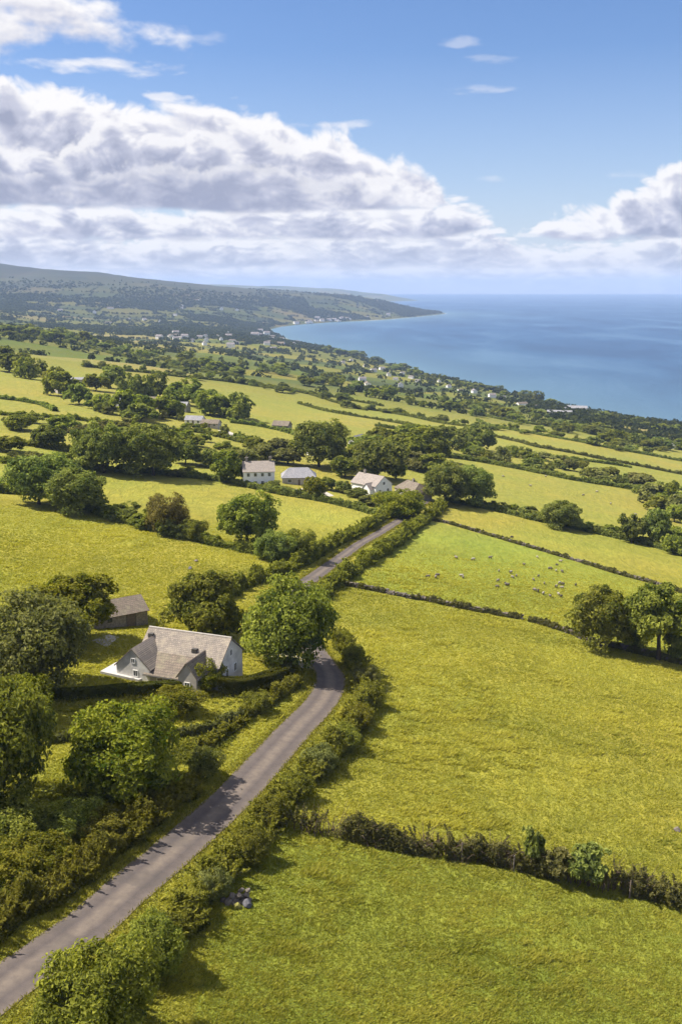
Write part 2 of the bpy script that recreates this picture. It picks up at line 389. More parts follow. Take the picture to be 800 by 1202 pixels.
# ------------------------------------------------------------------ trees (unit: height 1, crown radius rx; scaled per instance)
def tree_meshes(seed, nleaf, leaf, rx=0.52, low=0.12, clumps=34, loose=0.35, spire=0.0, trunk_h=0.26, vis_trunk=True):
    rg = np.random.default_rng(seed)
    cz = (1 + low) / 2; rz = (1 - low) / 2
    d = rand_dir(clumps * 3, rg); d = d[d[:, 2] > -0.75][:clumps]; k = len(d)
    rad = np.clip(rg.normal(0.70, 0.13, k), 0.3, 0.92)
    lob = 0.82 + 0.36 * vnoise(d[:, 0] * 2.1 + seed, d[:, 1] * 2.1 + d[:, 2] * 1.7)
    flat = np.where(d[:, 2] < 0, 0.8, 1.0)
    cen = d * (rad * lob)[:, None] * np.array([rx, rx, rz]) + np.array([0, 0, cz])
    cen[:, 2] = cz + (cen[:, 2] - cz) * flat
    if spire: 
        tt = np.clip((cen[:, 2] - low) / (1 - low), 0, 1); cen[:, :2] *= (1 - spire * tt)[:, None]
    cr = rg.uniform(0.13, 0.235, k) * (rx / 0.5)
    ctint = np.clip(rg.normal(0.5, 0.16, k), 0.1, 0.9)
    # every limb's clump carries smaller sprays, with gaps between them
    nsub = 7; sd_ = rand_dir(k * nsub, rg).reshape(k, nsub, 3) + (d * 0.55)[:, None] + np.array([0, 0, 0.2]); sd_ /= np.linalg.norm(sd_, axis=2)[..., None]
    cen0 = cen
    cen = (cen[:, None] + sd_ * (cr * 0.78)[:, None, None] * rg.uniform(0.7, 1.25, (k, nsub, 1))).reshape(-1, 3)
    cr = np.repeat(cr, nsub) * rg.uniform(0.38, 0.60, k * nsub); ctint = np.clip(np.repeat(ctint, nsub) + rg.normal(0, 0.12, k * nsub), 0.05, 0.95)
    w = cr ** 2; w /= w.sum(); idx = rg.choice(k * nsub, nleaf, p=w)
    dd = rand_dir(nleaf, rg)
    out = cen[idx] - np.array([0, 0, cz - 0.15]); out /= np.linalg.norm(out, axis=1)[:, None] + 1e-9
    dd = dd + out * 0.55 + np.array([0, 0, 0.25]); dd /= np.linalg.norm(dd, axis=1)[:, None]
    rr = cr[idx] * np.where(rg.random(nleaf) < loose, rg.uniform(0.6, 1.35, nleaf), rg.uniform(0.8, 1.08, nleaf))
    C = cen[idx] + dd * rr[:, None] * np.array([1, 1, 0.85])
    Nn = dd * 1.2 + rg.normal(size=(nleaf, 3)) * 0.42 + np.array([0, 0, 0.3])
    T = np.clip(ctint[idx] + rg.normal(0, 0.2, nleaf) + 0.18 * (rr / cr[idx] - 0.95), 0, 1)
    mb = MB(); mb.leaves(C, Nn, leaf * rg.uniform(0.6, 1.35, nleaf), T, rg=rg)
    nf = nleaf // 6                                           # leaves deeper in the crown
    Ci = rand_dir(nf, rg) * (rg.random(nf) ** 0.4 * 0.66)[:, None] * np.array([rx, rx, rz]) + np.array([0, 0, cz])
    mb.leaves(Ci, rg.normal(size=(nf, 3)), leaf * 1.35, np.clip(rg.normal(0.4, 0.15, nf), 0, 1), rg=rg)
    crown = mb.mesh('crown_%d' % seed)
    tb = MB()
    th = trunk_h
    jit = rg.normal(0, 0.012, (4, 2))
    P = [(0, 0, -0.04), (jit[0, 0], jit[0, 1], th * 0.35), (jit[1, 0], jit[1, 1], th * 0.75), (jit[2, 0], jit[2, 1], th * 1.2)]
    tb.tube(P, [0.042, 0.031, 0.027, 0.022], 8)
    top = np.array(P[-1]); mid = np.array(P[2])
    for q in rg.choice(k, min(9, k), replace=False):
        a = mid + (top - mid) * rg.uniform(0, 1); b = cen0[q]
        m1 = a + (b - a) * 0.4 + np.array([0, 0, 0.05]) + rg.normal(0, 0.015, 3); m2 = a + (b - a) * 0.75 + rg.normal(0, 0.02, 3) + np.array([0, 0, 0.02])
        tb.tube([a, m1, m2, b], [0.017, 0.011, 0.007, 0.003], 5)
    tb.tube([top, top + np.array([0.01, 0, 0.2]), np.array([0.0, 0.02, 0.85])], [0.022, 0.014, 0.004], 6)
    return crown, tb.mesh('trunk_%d' % seed)
TREES = {}
def tree_kind(key, **kw): TREES[key] = tree_meshes(**kw)
tree_kind('oak', seed=11, nleaf=10000, leaf=0.036, rx=0.56, low=0.14, clumps=44)
tree_kind('ash', seed=12, nleaf=9000, leaf=0.037, rx=0.50, low=0.20, clumps=34, loose=0.5)
tree_kind('thorn', seed=13, nleaf=11000, leaf=0.036, rx=0.66, low=0.02, clumps=46, loose=0.6, trunk_h=0.2)
tree_kind('broad', seed=14, nleaf=12500, leaf=0.033, rx=0.62, low=0.06, clumps=52, loose=0.45, trunk_h=0.2)
tree_kind('sapling', seed=17, nleaf=1100, leaf=0.075, rx=0.42, low=0.22, clumps=13, loose=0.8, trunk_h=0.5)
tree_kind('open', seed=15, nleaf=8000, leaf=0.037, rx=0.50, low=0.30, clumps=26, loose=0.45, trunk_h=0.42)
for i in range(4): tree_kind('mid%d' % i, seed=20 + i, nleaf=3600, leaf=0.060, rx=[0.56, 0.5, 0.62, 0.55][i], low=[0.1, 0.12, 0.04, 0.06][i], clumps=[30, 24, 32, 27][i], loose=0.35, trunk_h=0.2)
for i in range(4): tree_kind('far%d' % i, seed=30 + i, nleaf=1000, leaf=0.105, rx=[0.58, 0.66, 0.55, 0.75][i], low=[0.06, 0.04, 0.05, 0.02][i], clumps=[16, 18, 14, 18][i], loose=0.3, trunk_h=0.18)
_mats_of = {}
def obj_mat(o, m):
    if not o.data.materials: o.data.materials.append(m)
    o.material_slots[0].link = 'OBJECT'; o.material_slots[0].material = m
def plant_tree(kind, px, py, w, h, leaf, label, cat='tree', name='tree', group=None, rot=None, world=None, parts=True):
    """base at the photo's pixel; w, h its width and height in photo pixels (or metres when world is given)"""
    p = world if world is not None else at(px, py)
    k = 1.0 if world is not None else ppm(p)
    hm = h / k * (1.03 if world is None else 1); wm = w / k
    crown, trunk = TREES[kind]
    rx = {'oak': .56, 'ash': .5, 'thorn': .66, 'broad': .62, 'open': .5, 'sapling': .42, 'mid0': .56, 'mid1': .5, 'mid2': .62, 'mid3': .55, 'far0': .58, 'far1': .66, 'far2': .55, 'far3': .75}[kind]
    sxy = wm / (2 * rx * 1.04)
    r = random.uniform(0, 6.28) if rot is None else rot
    t = empty(name, (p[0], p[1], p[2] - 0.02 * hm), r, (sxy, sxy, hm))
    tag(t, label, cat, group)
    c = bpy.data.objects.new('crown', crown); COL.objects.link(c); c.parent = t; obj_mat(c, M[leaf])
    b = bpy.data.objects.new('trunk', trunk); COL.objects.link(b); b.parent = t; obj_mat(b, M['bark'])
    return t

# single-mesh trees and bushes for the far and middle distance
def merged(kind):
    crown, trunk = TREES[kind]
    bm = bmesh.new(); bm.from_mesh(crown); n = len(bm.faces); bm.from_mesh(trunk)
    me = bpy.data.meshes.new('whole_' + kind); bm.faces.ensure_lookup_table()
    for i, f in enumerate(bm.faces): f.material_index = 0 if i < n else 1
    bm.to_mesh(me); bm.free(); return me
WHOLE = {k: merged(k) for k in ('far0', 'far1', 'far2', 'far3')}
RX = {'far0': .58, 'far1': .66, 'far2': .55, 'far3': .75}
for me in WHOLE.values(): me.materials.append(M['leaf_dark']); me.materials.append(M['bark'])
def far_tree(p, w, h, leaf, label, cat, name, group):
    k = random.choice(list(WHOLE)); o = bpy.data.objects.new(name, WHOLE[k]); COL.objects.link(o)
    o.location = (p[0], p[1], p[2] - 0.03 * h); s = w / (2 * RX[k]); o.scale = (s, s, h); o.rotation_euler[2] = random.uniform(0, 6.28)
    o.material_slots[0].link = 'OBJECT'; o.material_slots[0].material = M[leaf]
    return tag(o, label, cat, group)

# ------------------------------------------------------------------ hedges
def hedge_mesh(P, h, w, per_m, leaf, seed, sprig=0.0, twigs=0, tuft=0.5, gaps=0.0, trim=False, grow=None):
    """leaf faces around a bank-shaped profile along the 2-D line P"""
    rg = np.random.default_rng(seed)
    L = np.concatenate([[0], np.cumsum(np.linalg.norm(np.diff(P, axis=0), axis=1))]); tot = L[-1]
    n = int(per_m * tot)
    s = rg.random(n) * tot
    if gaps: s = s[(fbm(s / 3.0 + seed, s * 0 + seed, 3) > gaps * 0.45)]; n = len(s)
    x = np.interp(s, L, P[:, 0]); y = np.interp(s, L, P[:, 1])
    dx = np.gradient(P[:, 0]); dy = np.gradient(P[:, 1]); q = np.hypot(dx, dy); dx /= q; dy /= q
    tx = np.interp(s, L, dx); ty = np.interp(s, L, dy)
    if trim: hm = h * np.ones(n)
    else: hm = h * np.maximum(0.12, 1 - tuft * 0.75 + tuft * 1.5 * fbm(s / (h * 1.0) + seed * 3.1, np.zeros(n) + seed, 2) / 0.72)
    wm = w * (1 - 0.5 * tuft + tuft * fbm(s / (w * 1.2) + 40, np.zeros(n) + seed * 1.7, 2) / 0.75)
    th = rg.uniform(0, np.pi, n)
    rr = np.where(rg.random(n) < 0.72, rg.uniform(0.82, 1.0, n), rg.uniform(0.25, 1.15, n))
    if trim: rr = rg.uniform(0.94, 1.02, n); ex = 0.35
    else: ex = 0.8
    cx = np.sign(np.cos(th)) * np.abs(np.cos(th)) ** ex; sz = np.sin(th) ** ex
    # small lumps so the surface breaks up into clumps
    lump = 1.0 if trim else 0.8 + 0.42 * vnoise(s / (0.42 * w), th * 2.2 + seed)
    off = cx * wm * 0.5 * rr * lump; zz = sz * hm * rr * lump
    C = np.stack([x - ty * off, y + tx * off, zz], 1)
    Nn = np.stack([-ty * cx, tx * cx, sz + 0.25], 1) + rg.normal(size=(n, 3)) * 0.5
    lum = vnoise(s / (0.5 * w) + 9, th * 2.5)
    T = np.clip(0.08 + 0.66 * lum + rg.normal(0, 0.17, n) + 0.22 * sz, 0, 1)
    C[:, 2] += H(C[:, 0], C[:, 1])
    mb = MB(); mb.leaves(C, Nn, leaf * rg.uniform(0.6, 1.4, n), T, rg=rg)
    st = MB()
    if sprig:                                           # leafy shoots standing out of the hedge
        ns = int(tot * sprig); s = rg.random(ns) * tot
        for q in s:
            bx = np.interp(q, L, P[:, 0]); by = np.interp(q, L, P[:, 1]); ax = np.interp(q, L, dx); ay = np.interp(q, L, dy)
            o = rg.uniform(-0.42, 0.42) * w
            base = np.array([bx - ay * o, by + ax * o, 0]); base[2] = Hs(base[0], base[1]) + h * 0.35
            ln_ = h * rg.uniform(0.55, 1.15)
            dv = np.array([-ay * o * 1.1 / w, ax * o * 1.1 / w, 1]) + rg.normal(0, 0.28, 3); dv[2] = abs(dv[2]); dv /= np.linalg.norm(dv)
            tpar = np.linspace(0, 1, 5)[:, None]
            pts = base + dv * ln_ * tpar + np.array([dv[0], dv[1], -0.2]) * 0.35 * ln_ * tpar ** 2
            st.tube(pts, np.linspace(0.018, 0.004, 5), 4)
            m = int(16 + 14 * ln_); tt = rg.random(m) ** 0.8
            Cc = np.stack([np.interp(tt, tpar[:, 0], pts[:, i]) for i in range(3)], 1) + rg.normal(0, 0.085 * ln_ ** 0.5, (m, 3)) * (1.15 - tt)[:, None]
            mb.leaves(Cc, rg.normal(size=(m, 3)) + np.array([0, 0, 0.5]), leaf * rg.uniform(0.7, 1.3, m), np.clip(rg.normal(0.7, 0.2, m), 0, 1), 2.2, rg=rg)
    for q in rg.random(int(tot * twigs)) * tot:          # bare grey-brown twigs
        if fbm(np.array([q / 2.5 + seed]), np.array([1.7]), 2)[0] < 0.27: continue
        bx = np.interp(q, L, P[:, 0]) + rg.normal(0, .25) * w; by = np.interp(q, L, P[:, 1]) + rg.normal(0, .25) * w; z0 = Hs(bx, by); l_ = h * rg.uniform(0.5, 1.45) * (0.6 + 0.9 * float(fbm(np.array([q / 1.7]), np.array([seed * 1.0]), 2)[0]))
        dv = rg.normal(0, 0.38, 2) * l_
        st.tube([(bx, by, z0 - .05), (bx + dv[0] * .3, by + dv[1] * .3, z0 + l_ * .5), (bx + dv[0] * .9, by + dv[1] * .9, z0 + l_ * .9), (bx + dv[0] * 1.3, by + dv[1] * 1.3, z0 + l_)], [0.035, 0.026, 0.018, 0.008], 4)
    ns = int(tot * (1.2 if not trim else 0.6))
    for q in rg.random(ns) * tot:                        # woody stems under the leaves
        bx = np.interp(q, L, P[:, 0]); by = np.interp(q, L, P[:, 1]); o = rg.normal(0, 0.12) * w
        z0 = Hs(bx + o, by + o)
        st.tube([(bx + o, by + o, z0 - 0.05), (bx + o + rg.normal(0, .08), by + o + rg.normal(0, .08), z0 + h * 0.4), (bx + o + rg.normal(0, .2), by + o + rg.normal(0, .2), z0 + h * 0.75)], [0.035, 0.025, 0.01], 5)
    return mb, st
def hedge(label, pxs, h, w, per_m, leaf_size, leaf, seed, name='hedge', cat='hedge', group=None, parts=True, step=0.8, P=None, **kw):
    P = gline(pxs, step) if P is None else P
    mb, st = hedge_mesh(P, h, w, per_m, leaf_size, seed, **kw)
    c = P[len(P) // 2]; org = np.array([c[0], c[1], Hs(*c)])
    for b in (mb, st): b.V = [v - org for v in b.V]
    sprig_on = bool(kw.get('sprig'))
    if parts:
        t = empty(name, org); tag(t, label, cat, group)
        link('foliage', mb.mesh('hedge_foliage'), M[leaf], t); link('stems', st.mesh('hedge_stems'), M['twig'], t)
        return t
    if sprig_on: 
        for v_, f_, t_, m_ in zip(st.V, st.F, st.T, st.MI): mb.V.append(v_); mb.F.append(f_ - f_.min() + mb.n); mb.T.append(t_); mb.MI.append(m_ + 1); mb.n += len(v_)
    o = link(name, mb.mesh('hedge_foliage'), [M[leaf], M['twig']], None, org)
    return tag(o, label, cat, group)

# ------------------------------------------------------------------ terrain sheet (perspective-spaced grid, one sheet to the horizon)
def ground_grid():
    t = np.concatenate([np.linspace(-1.6, -0.5, 60, endpoint=False), np.linspace(-0.5, 0.5, 560), np.linspace(0.5, 1.6, 61)[1:]])
    yy = np.concatenate([np.linspace(-700, 30, 40, endpoint=False), 30 + np.geomspace(1, 60, 60) - 1, np.geomspace(90, 17000, 520)[1:]])
    T, Y = np.meshgrid(t, yy); X = T * (np.maximum(Y, 0) + 90)
    return X, Y
def voro(x, y, s, seed):
    """jittered-grid Voronoi: nearest cell's hash, and F2 - F1 in metres"""
    u = x / s; v = y / s; iu = np.floor(u); iv = np.floor(v)
    f1 = np.full(u.shape, 9.0); f2 = f1.copy(); h = np.zeros(u.shape)
    for a in (-1, 0, 1):
        for b in (-1, 0, 1):
            cx = (iu + a).astype(int); cy = (iv + b).astype(int)
            px = cx + 0.15 + 0.7 * _lat[(cx + seed) % 256, cy % 256]; py = cy + 0.15 + 0.7 * _lat[(cx + 91) % 256, (cy + seed) % 256]
            d = np.hypot(u - px, v - py); hh = _lat[(cx * 7 + seed) % 256, (cy * 13 + 5) % 256]
            n = d < f1
            f2 = np.where(n, f1, np.minimum(f2, d)); h = np.where(n, hh, h); f1 = np.where(n, d, f1)
    return h, (f2 - f1) * s
def far_cells(x, y):
    a = 0.32; u = x * math.cos(a) + y * math.sin(a); v = -x * math.sin(a) + y * math.cos(a)
    w = (fbm(x / 300, y / 300, 2) - 0.37) * 120
    return voro((u + w) * 0.75, v + w, 135.0, 23)
def wood_density(x, y): return fbm(x / 420 + 31, y / 520 + 7, 4)
def moor(x, y, z):
    sd_r, _ = seg_d(x, y, ridge1[:, :2], False)
    return np.exp(-(sd_r / 1500) ** 2) * sstep(60, 170, z + 70 * (fbm(x / 500, y / 500, 3) - 0.44))
HB = [(312, 969), (350, 974), (394, 981), (450, 994), (506, 1003), (560, 1010), (600, 1017), (650, 1028), (700, 1040), (737, 1047), (800, 1064), (860, 1078)]
HBL0 = gline(HB, 1.0)
SHEEPF = np.array([at(*p)[:2] for p in [(384, 684), (437, 693), (500, 705), (612, 727), (690, 752), (800, 780), (900, 805), (900, 722), (800, 696), (725, 674), (650, 651), (575, 629), (500, 609)]])
def field_colour(x, y, z):
    near = np.array([0.213, 0.197, 0.030]); n = x.size
    c = np.empty((n, 3)); c[:] = near
    k = fbm(x / 55 + 3, y / 55, 3)[:, None]
    c = c * (0.90 + 0.22 * k) * (0.80 + 0.46 * fbm(x / 24 + 60, y / 15, 3))[:, None]
    mid = np.array([0.204, 0.190, 0.040]); f = sstep(140, 420, y)[:, None]; c = c * (1 - f) + mid * f
    lowf = (y < np.interp(x, HBL0[:, 0], HBL0[:, 1])) & (x > HBL0[0, 0] - 3)
    c[lowf] *= np.array([0.80, 0.90, 0.88])
    shp = inside(x, y, SHEEPF); c[shp] *= np.array([0.84, 0.97, 0.92])
    h, e = far_cells(x, y)
    pal = np.array([[0.125, 0.125, 0.018], [0.155, 0.140, 0.026], [0.090, 0.105, 0.018], [0.190, 0.155, 0.055], [0.075, 0.090, 0.020], [0.140, 0.135, 0.022], [0.050, 0.062, 0.018], [0.110, 0.110, 0.022]])
    pc = pal[np.clip((h * 8).astype(int), 0, 7)]
    pc = pc * (1 - 0.42 * sstep(1800, 4200, y))[:, None]  # cloud shade put into the colour of the far fields
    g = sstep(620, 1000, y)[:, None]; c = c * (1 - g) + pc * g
    mo = moor(x, y, z)[:, None]
    mcol = np.array([0.042, 0.044, 0.030]) * (0.75 + 0.5 * fbm(x / 260, y / 600, 4))[:, None]  # the moor's own brown olive, deepened to carry cloud shade
    c = c * (1 - mo) + mcol * mo
    return c
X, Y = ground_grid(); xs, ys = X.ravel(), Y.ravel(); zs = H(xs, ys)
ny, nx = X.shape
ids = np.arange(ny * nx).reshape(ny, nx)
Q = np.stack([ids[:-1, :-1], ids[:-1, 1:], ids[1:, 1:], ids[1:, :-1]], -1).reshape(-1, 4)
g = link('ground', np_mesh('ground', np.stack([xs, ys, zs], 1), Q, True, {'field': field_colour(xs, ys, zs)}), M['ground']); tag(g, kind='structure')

# sea: one sheet out to where the real horizon lies at this height
sy = np.concatenate([np.linspace(-700, 900, 20), np.geomspace(950, 25000, 150)]); st_ = np.linspace(-1.6, 1.6, 240)
TT, SY = np.meshgrid(st_, sy); SX = TT * (np.maximum(SY, 0) + 1200)
sd = coast_d(SX.ravel(), SY.ravel()); ids = np.arange(SX.size).reshape(SX.shape)
Q = np.stack([ids[:-1, :-1], ids[:-1, 1:], ids[1:, 1:], ids[1:, :-1]], -1).reshape(-1, 4)
sea = link('sea', np_mesh('sea', np.stack([SX.ravel(), SY.ravel(), np.zeros(SX.size)], 1), Q, True, {'shallow': np.clip(np.exp(sd / 260.0), 0, 1) * 0.9}), M['sea']); tag(sea, kind='structure')

def ribbon(name, P, offs, dz, mat, attrs=None, bow=0.0):
    """a strip that follows the ground along P; offs = list of sideways offsets (metres, numbers or arrays)"""
    d = np.gradient(P, axis=0); d /= np.linalg.norm(d, axis=1)[:, None]; nrm = np.stack([d[:, 1], -d[:, 0]], 1)
    V = []; A = []
    for k, o in enumerate(offs):
        q = P + nrm * np.broadcast_to(o, (len(P),))[:, None]; V.append(np.column_stack([q, H(q[:, 0], q[:, 1]) + dz])); A.append(np.full(len(P), k / (len(offs) - 1)))
    n = len(P); V = np.concatenate(V); Fq = []
    for k in range(len(offs) - 1):
        i = np.arange(n - 1); Fq.append(np.stack([k * n + i, k * n + i + 1, (k + 1) * n + i + 1, (k + 1) * n + i], 1))
    Fq = np.concatenate(Fq)[:, ::-1]
    return link(name, np_mesh(name, V, Fq, True, {'across': np.concatenate(A)}), mat)
road_px = [(-130, 1260), (-28, 1182), (42, 1130), (104, 1085), (152, 1043), (203, 1000), (256, 953), (300, 908), (345, 858), (373, 829), (386, 808), (387, 793), (378, 778), (362, 757), (347, 735), (340, 712), (350, 692), (376, 672), (399, 655), (422, 638.5), (451, 622), (467, 612), (482, 601), (500, 588)]
ROAD = gline(road_px, 0.8)
RW = np.interp(np.arange(len(ROAD)) / len(ROAD), [0, 0.42, 0.62, 1], [2.08, 2.08, 1.4, 1.3])
wig = lambda s: 0.22 * (fbm(np.arange(len(ROAD)) * 0.35 + s, np.full(len(ROAD), s * 1.0), 3) - 0.44)
tag(ribbon('road', ROAD, [-RW + wig(3), -RW * .5, 0, RW * .5, RW + wig(8)], 0.055, M['road']), kind='structure')

# surf and a strip of sand along the shore
CV = smooth_line(coast_vis[1:], 14)
tag(ribbon('surf', CV, [-34 - 48 * fbm(np.arange(len(CV)) * 0.09, np.zeros(len(CV)), 3), 2], 0.0, M['surf']), kind='stuff')
so = bpy.data.objects['surf']; 
co_ = np.empty(len(so.data.vertices) * 3, np.float32); so.data.vertices.foreach_get('co', co_); co_[2::3] = 0.25; so.data.vertices.foreach_set('co', co_)

# ------------------------------------------------------------------ houses
def prism(mb, L, W, e, r, cx=0, cy=0, z0=-0.4, mi=0):
    x0, x1, y0, y1 = cx - L / 2, cx + L / 2, cy - W / 2, cy + W / 2
    V = [(x0, y0, z0), (x1, y0, z0), (x1, y1, z0), (x0, y1, z0), (x0, y0, e), (x1, y0, e), (x1, y1, e), (x0, y1, e), (x0, cy, r), (x1, cy, r)]
    mb.add(V, [(0, 1, 5, 4), (2, 3, 7, 6), (0, 3, 2, 1), (3, 0, 4, 7), (1, 2, 6, 5), (4, 5, 9, 8), (6, 7, 8, 9)], mi=mi)
    mb.add([(x0, y0, e), (x0, cy, r), (x0, y1, e), (x0, cy, e), (x1, y0, e), (x1, cy, r), (x1, y1, e), (x1, cy, e)], [(0, 1, 2, 3), (4, 7, 6, 5)], mi=mi)
def slab(mb, a, b, c, d, t=0.13, mi=0):
    a, b, c, d = [np.array(v, float) for v in (a, b, c, d)]; n = np.cross(b - a, d - a); n /= np.linalg.norm(n)
    if n[2] < 0: n = -n
    V = [a, b, c, d, a + n * t, b + n * t, c + n * t, d + n * t]
    mb.add(V, [(0, 3, 2, 1), (4, 5, 6, 7), (0, 1, 5, 4), (1, 2, 6, 5), (2, 3, 7, 6), (3, 0, 4, 7)], mi=mi)
def gable_roof(mb, L, W, e, r, cx=0, cy=0, ox=0.22, oy=0.3, hip=0.0, mi=0):
    k = (r - e) / (W / 2); x0, x1 = cx - L / 2 - ox, cx + L / 2 + ox; ze = e - k * oy + 0.03; r = r + 0.03
    if hip:
        h0, h1 = x0 + hip, x1 - hip; y0, y1 = cy - W / 2 - oy, cy + W / 2 + oy
        slab(mb, (x0, y0, ze), (x1, y0, ze), (h1, cy, r), (h0, cy, r), mi=mi); slab(mb, (x1, y1, ze), (x0, y1, ze), (h0, cy, r), (h1, cy, r), mi=mi)
        for xa, xh in ((x0, h0), (x1, h1)):
            slab(mb, (xa, y0, ze), (xa, y1, ze), (xh, cy + 0.02, r), (xh, cy - 0.02, r), mi=mi)
        return
    slab(mb, (x0, cy - W / 2 - oy, ze), (x1, cy - W / 2 - oy, ze), (x1, cy + 0.02, r), (x0, cy + 0.02, r), mi=mi)
    slab(mb, (x1, cy + W / 2 + oy, ze), (x0, cy + W / 2 + oy, ze), (x0, cy - 0.02, r), (x1, cy - 0.02, r), mi=mi)
def opening(parent, name, L, W, cx, cy, face, u, z, w, h, fm='frame_white', pm='glass', pane='pane', bars=1):
    """a window or door set a little proud of a wall; u runs along the wall from its centre, z is the sill height"""
    fb = MB(); t = 0.07
    if face in 'FB':
        s = -1 if face == 'F' else 1; yw = cy + s * (W / 2 + 0.02)
        bx = lambda du, dz, a, b, off, th, m: m.box((cx + u + du, yw + s * off, z + h / 2 + dz), (a, th, b))
    else:
        s = -1 if face == 'L' else 1; xw = cx + s * (L / 2 + 0.02)
        bx = lambda du, dz, a, b, off, th, m: m.box((xw + s * off, cy + u + du, z + h / 2 + dz), (th, a, b))
    for sx in (-1, 1): bx(sx * (w / 2 - t / 2), 0, t, h - 2 * t - 0.004, 0.0, 0.10, fb)
    for sz in (-1, 1): bx(0, sz * (h / 2 - t / 2), w, t, 0.0, 0.10, fb)
    if bars: bx(0, 0, 0.045, h - 2 * t - 0.006, 0.0, 0.08, fb)
    f = link(name, fb.mesh(name), M[fm], parent)
    pb = MB(); bx(0, 0, w - 2 * t - 0.01, h - 2 * t - 0.01, -0.01, 0.04, pb); link(pane, pb.mesh(pane), M[pm], f)
    return f
def chimney(roof, x, y, z0, z1, mat='rubble_wall', w=0.75, d=0.6):
    c = MB(); c.box((x, y, (z0 + z1) / 2), (w, d, z1 - z0)); c.box((x, y, z1 + 0.06), (w + 0.16, d + 0.16, 0.12))
    for dx in (-0.16, 0.16): c.tube([(x + dx, y, z1 + 0.1), (x + dx, y, z1 + 0.5)], 0.1, 8)
    return link('chimney', c.mesh('chimney'), M[mat], roof)
def gabled(parent, L, W, e, r, wall, roof, cx=0, cy=0, ops=(), chim=(), hip=0.0, fm='frame_white', z0=-0.6):
    w = MB(); prism(w, L, W, e, r if not hip else e + 0.05, cx, cy, z0)
    link('wall', w.mesh('house_wall'), M[wall], parent)
    rb = MB(); gable_roof(rb, L, W, e, r, cx, cy, hip=hip)
    ro = link('roof', rb.mesh('house_roof'), M[roof], parent)
    for o in ops:
        if o[0] == 'door': opening(parent, 'door', L, W, cx, cy, *o[1:], fm=fm, pm='timber', pane='door_leaf', bars=0)
        else: opening(parent, 'window', L, W, cx, cy, *o[1:], fm=fm)
    for (x, y, a, b) in chim: chimney(ro, x, y, a, b)
    return ro
def house_frame(name, p1, p2, rh, label, cat='house', group=None):
    """an Empty whose x axis runs along the ridge seen between two pixels"""
    def atz(px, py):
        d = ray(px, py); P = CAM[None] + d[None] * _ts[:, None]
        b = P[:, 2] < H(P[:, 0], P[:, 1]) + rh; i = int(np.argmax(b)); lo, hi = _ts[i - 1], _ts[i]
        ss = np.linspace(lo, hi, 60); P = CAM[None] + d[None] * ss[:, None]; k = int(np.argmax(P[:, 2] < H(P[:, 0], P[:, 1]) + rh)); return P[k]
    A, B = atz(*p1), atz(*p2); c = (A + B) / 2; ang = math.atan2(B[1] - A[1], B[0] - A[0]); Lr = math.hypot(B[0] - A[0], B[1] - A[1])
    t = empty(name, (c[0], c[1], Hs(c[0], c[1])), ang); tag(t, label, cat, group)
    print(name, 'at', np.round(c, 1), 'ridge', round(Lr, 2), 'angle', round(math.degrees(ang), 1), 'ppm', round(ppm(c), 2))
    return t, Lr

# --- the whitewashed cottage by the road
ct, Lc = house_frame('cottage', (179, 731), (268, 751), 6.2, 'whitewashed stone cottage with a long slate roof and front gables beside the road')
Lc = min(max(Lc, 10), 14)
gabled(ct, Lc + 0.6, 6.8, 3.2, 5.9, 'whitewash', 'roof_slate',
       ops=[('window', 'R', -1.2, 0.9, 0.85, 1.2), ('window', 'R', 1.2, 0.9, 0.85, 1.2), ('window', 'R', 0.0, 3.5, 0.7, 0.9), ('window', 'F', 4.6, 1.0, 0.9, 1.1), ('door', 'B', 1, -0.3, 1.0, 2.2), ('window', 'B', -2, 1, 1, 1.1)],
       chim=[])
def cross_gable(parent, x, y0, y1, W, e, r, wall, roof, ops, ang=0.0):
    """a wing running out to the front (towards -y) with its gable at y0"""
    h = bpy.data.objects
    L = y1 - y0
    w = MB(); prism(w, L, W, e, r); rb = MB(); gable_roof(rb, L, W, e, r, ox=0.16, oy=0.22)
    rot = lambda mb: [np.stack([x - v[:, 1], (y0 + y1) / 2 + v[:, 0], v[:, 2]], 1) for v in mb.V]
    w.V = rot(w); rb.V = rot(rb)
    link('wall', w.mesh('wing_wall'), M[wall], parent); ro = link('roof', rb.mesh('wing_roof'), M[roof], parent)
    for (u, z, ww, hh) in ops: opening(parent, 'window', 0, 0, x, y0, 'F', u, z, ww, hh)
    return ro
cross_gable(ct, -5.0, -6.5, 0.0, 5.0, 2.8, 5.2, 'whitewash', 'roof_slate', [(0.1, 3.3, 0.6, 0.7), (0.4, 1.5, 0.7, 0.9)])
# outshot under a long catslide roof between the wing and the porch
ob = MB(); ob.box((0.1, -4.85, 0.75), (5.2, 3.1, 2.7)); link('wall', ob.mesh('outshot_wall'), M['grey_render'], ct)  # greyer wall colour stands in for shade on this front
rb = MB(); slab(rb, (-3.3, -6.75, 2.02), (2.6, -6.75, 2.02), (2.6, -2.9, 3.72), (-3.3, -2.9, 3.72)); link('roof', rb.mesh('outshot_roof'), M['roof_brown'], ct)  # darker roof colour stands in for a less lit slope
opening(ct, 'window', 0, 0, 0.6, -6.4, 'F', 0, 0.7, 1.0, 1.0); opening(ct, 'door', 0, 0, -1.0, -6.4, 'F', 0, -0.2, 0.95, 2.0, pm='timber', pane='door_leaf', bars=0)
cross_gable(ct, 3.3, -6.9, 0.0, 2.6, 2.7, 4.5, 'grey_render', 'roof_brown', [(0, 1.0, 0.8, 1.0)])  # mossy roof; the grey of the gable face stands in for shadow
b = MB(); b.tube([(-Lc / 2 - 0.5, 0, 6.06), (Lc / 2 + 0.5, 0, 6.06)], 0.13, 8); link('ridge_tile', b.mesh('ridge_tile'), M['grey_render'], ct)
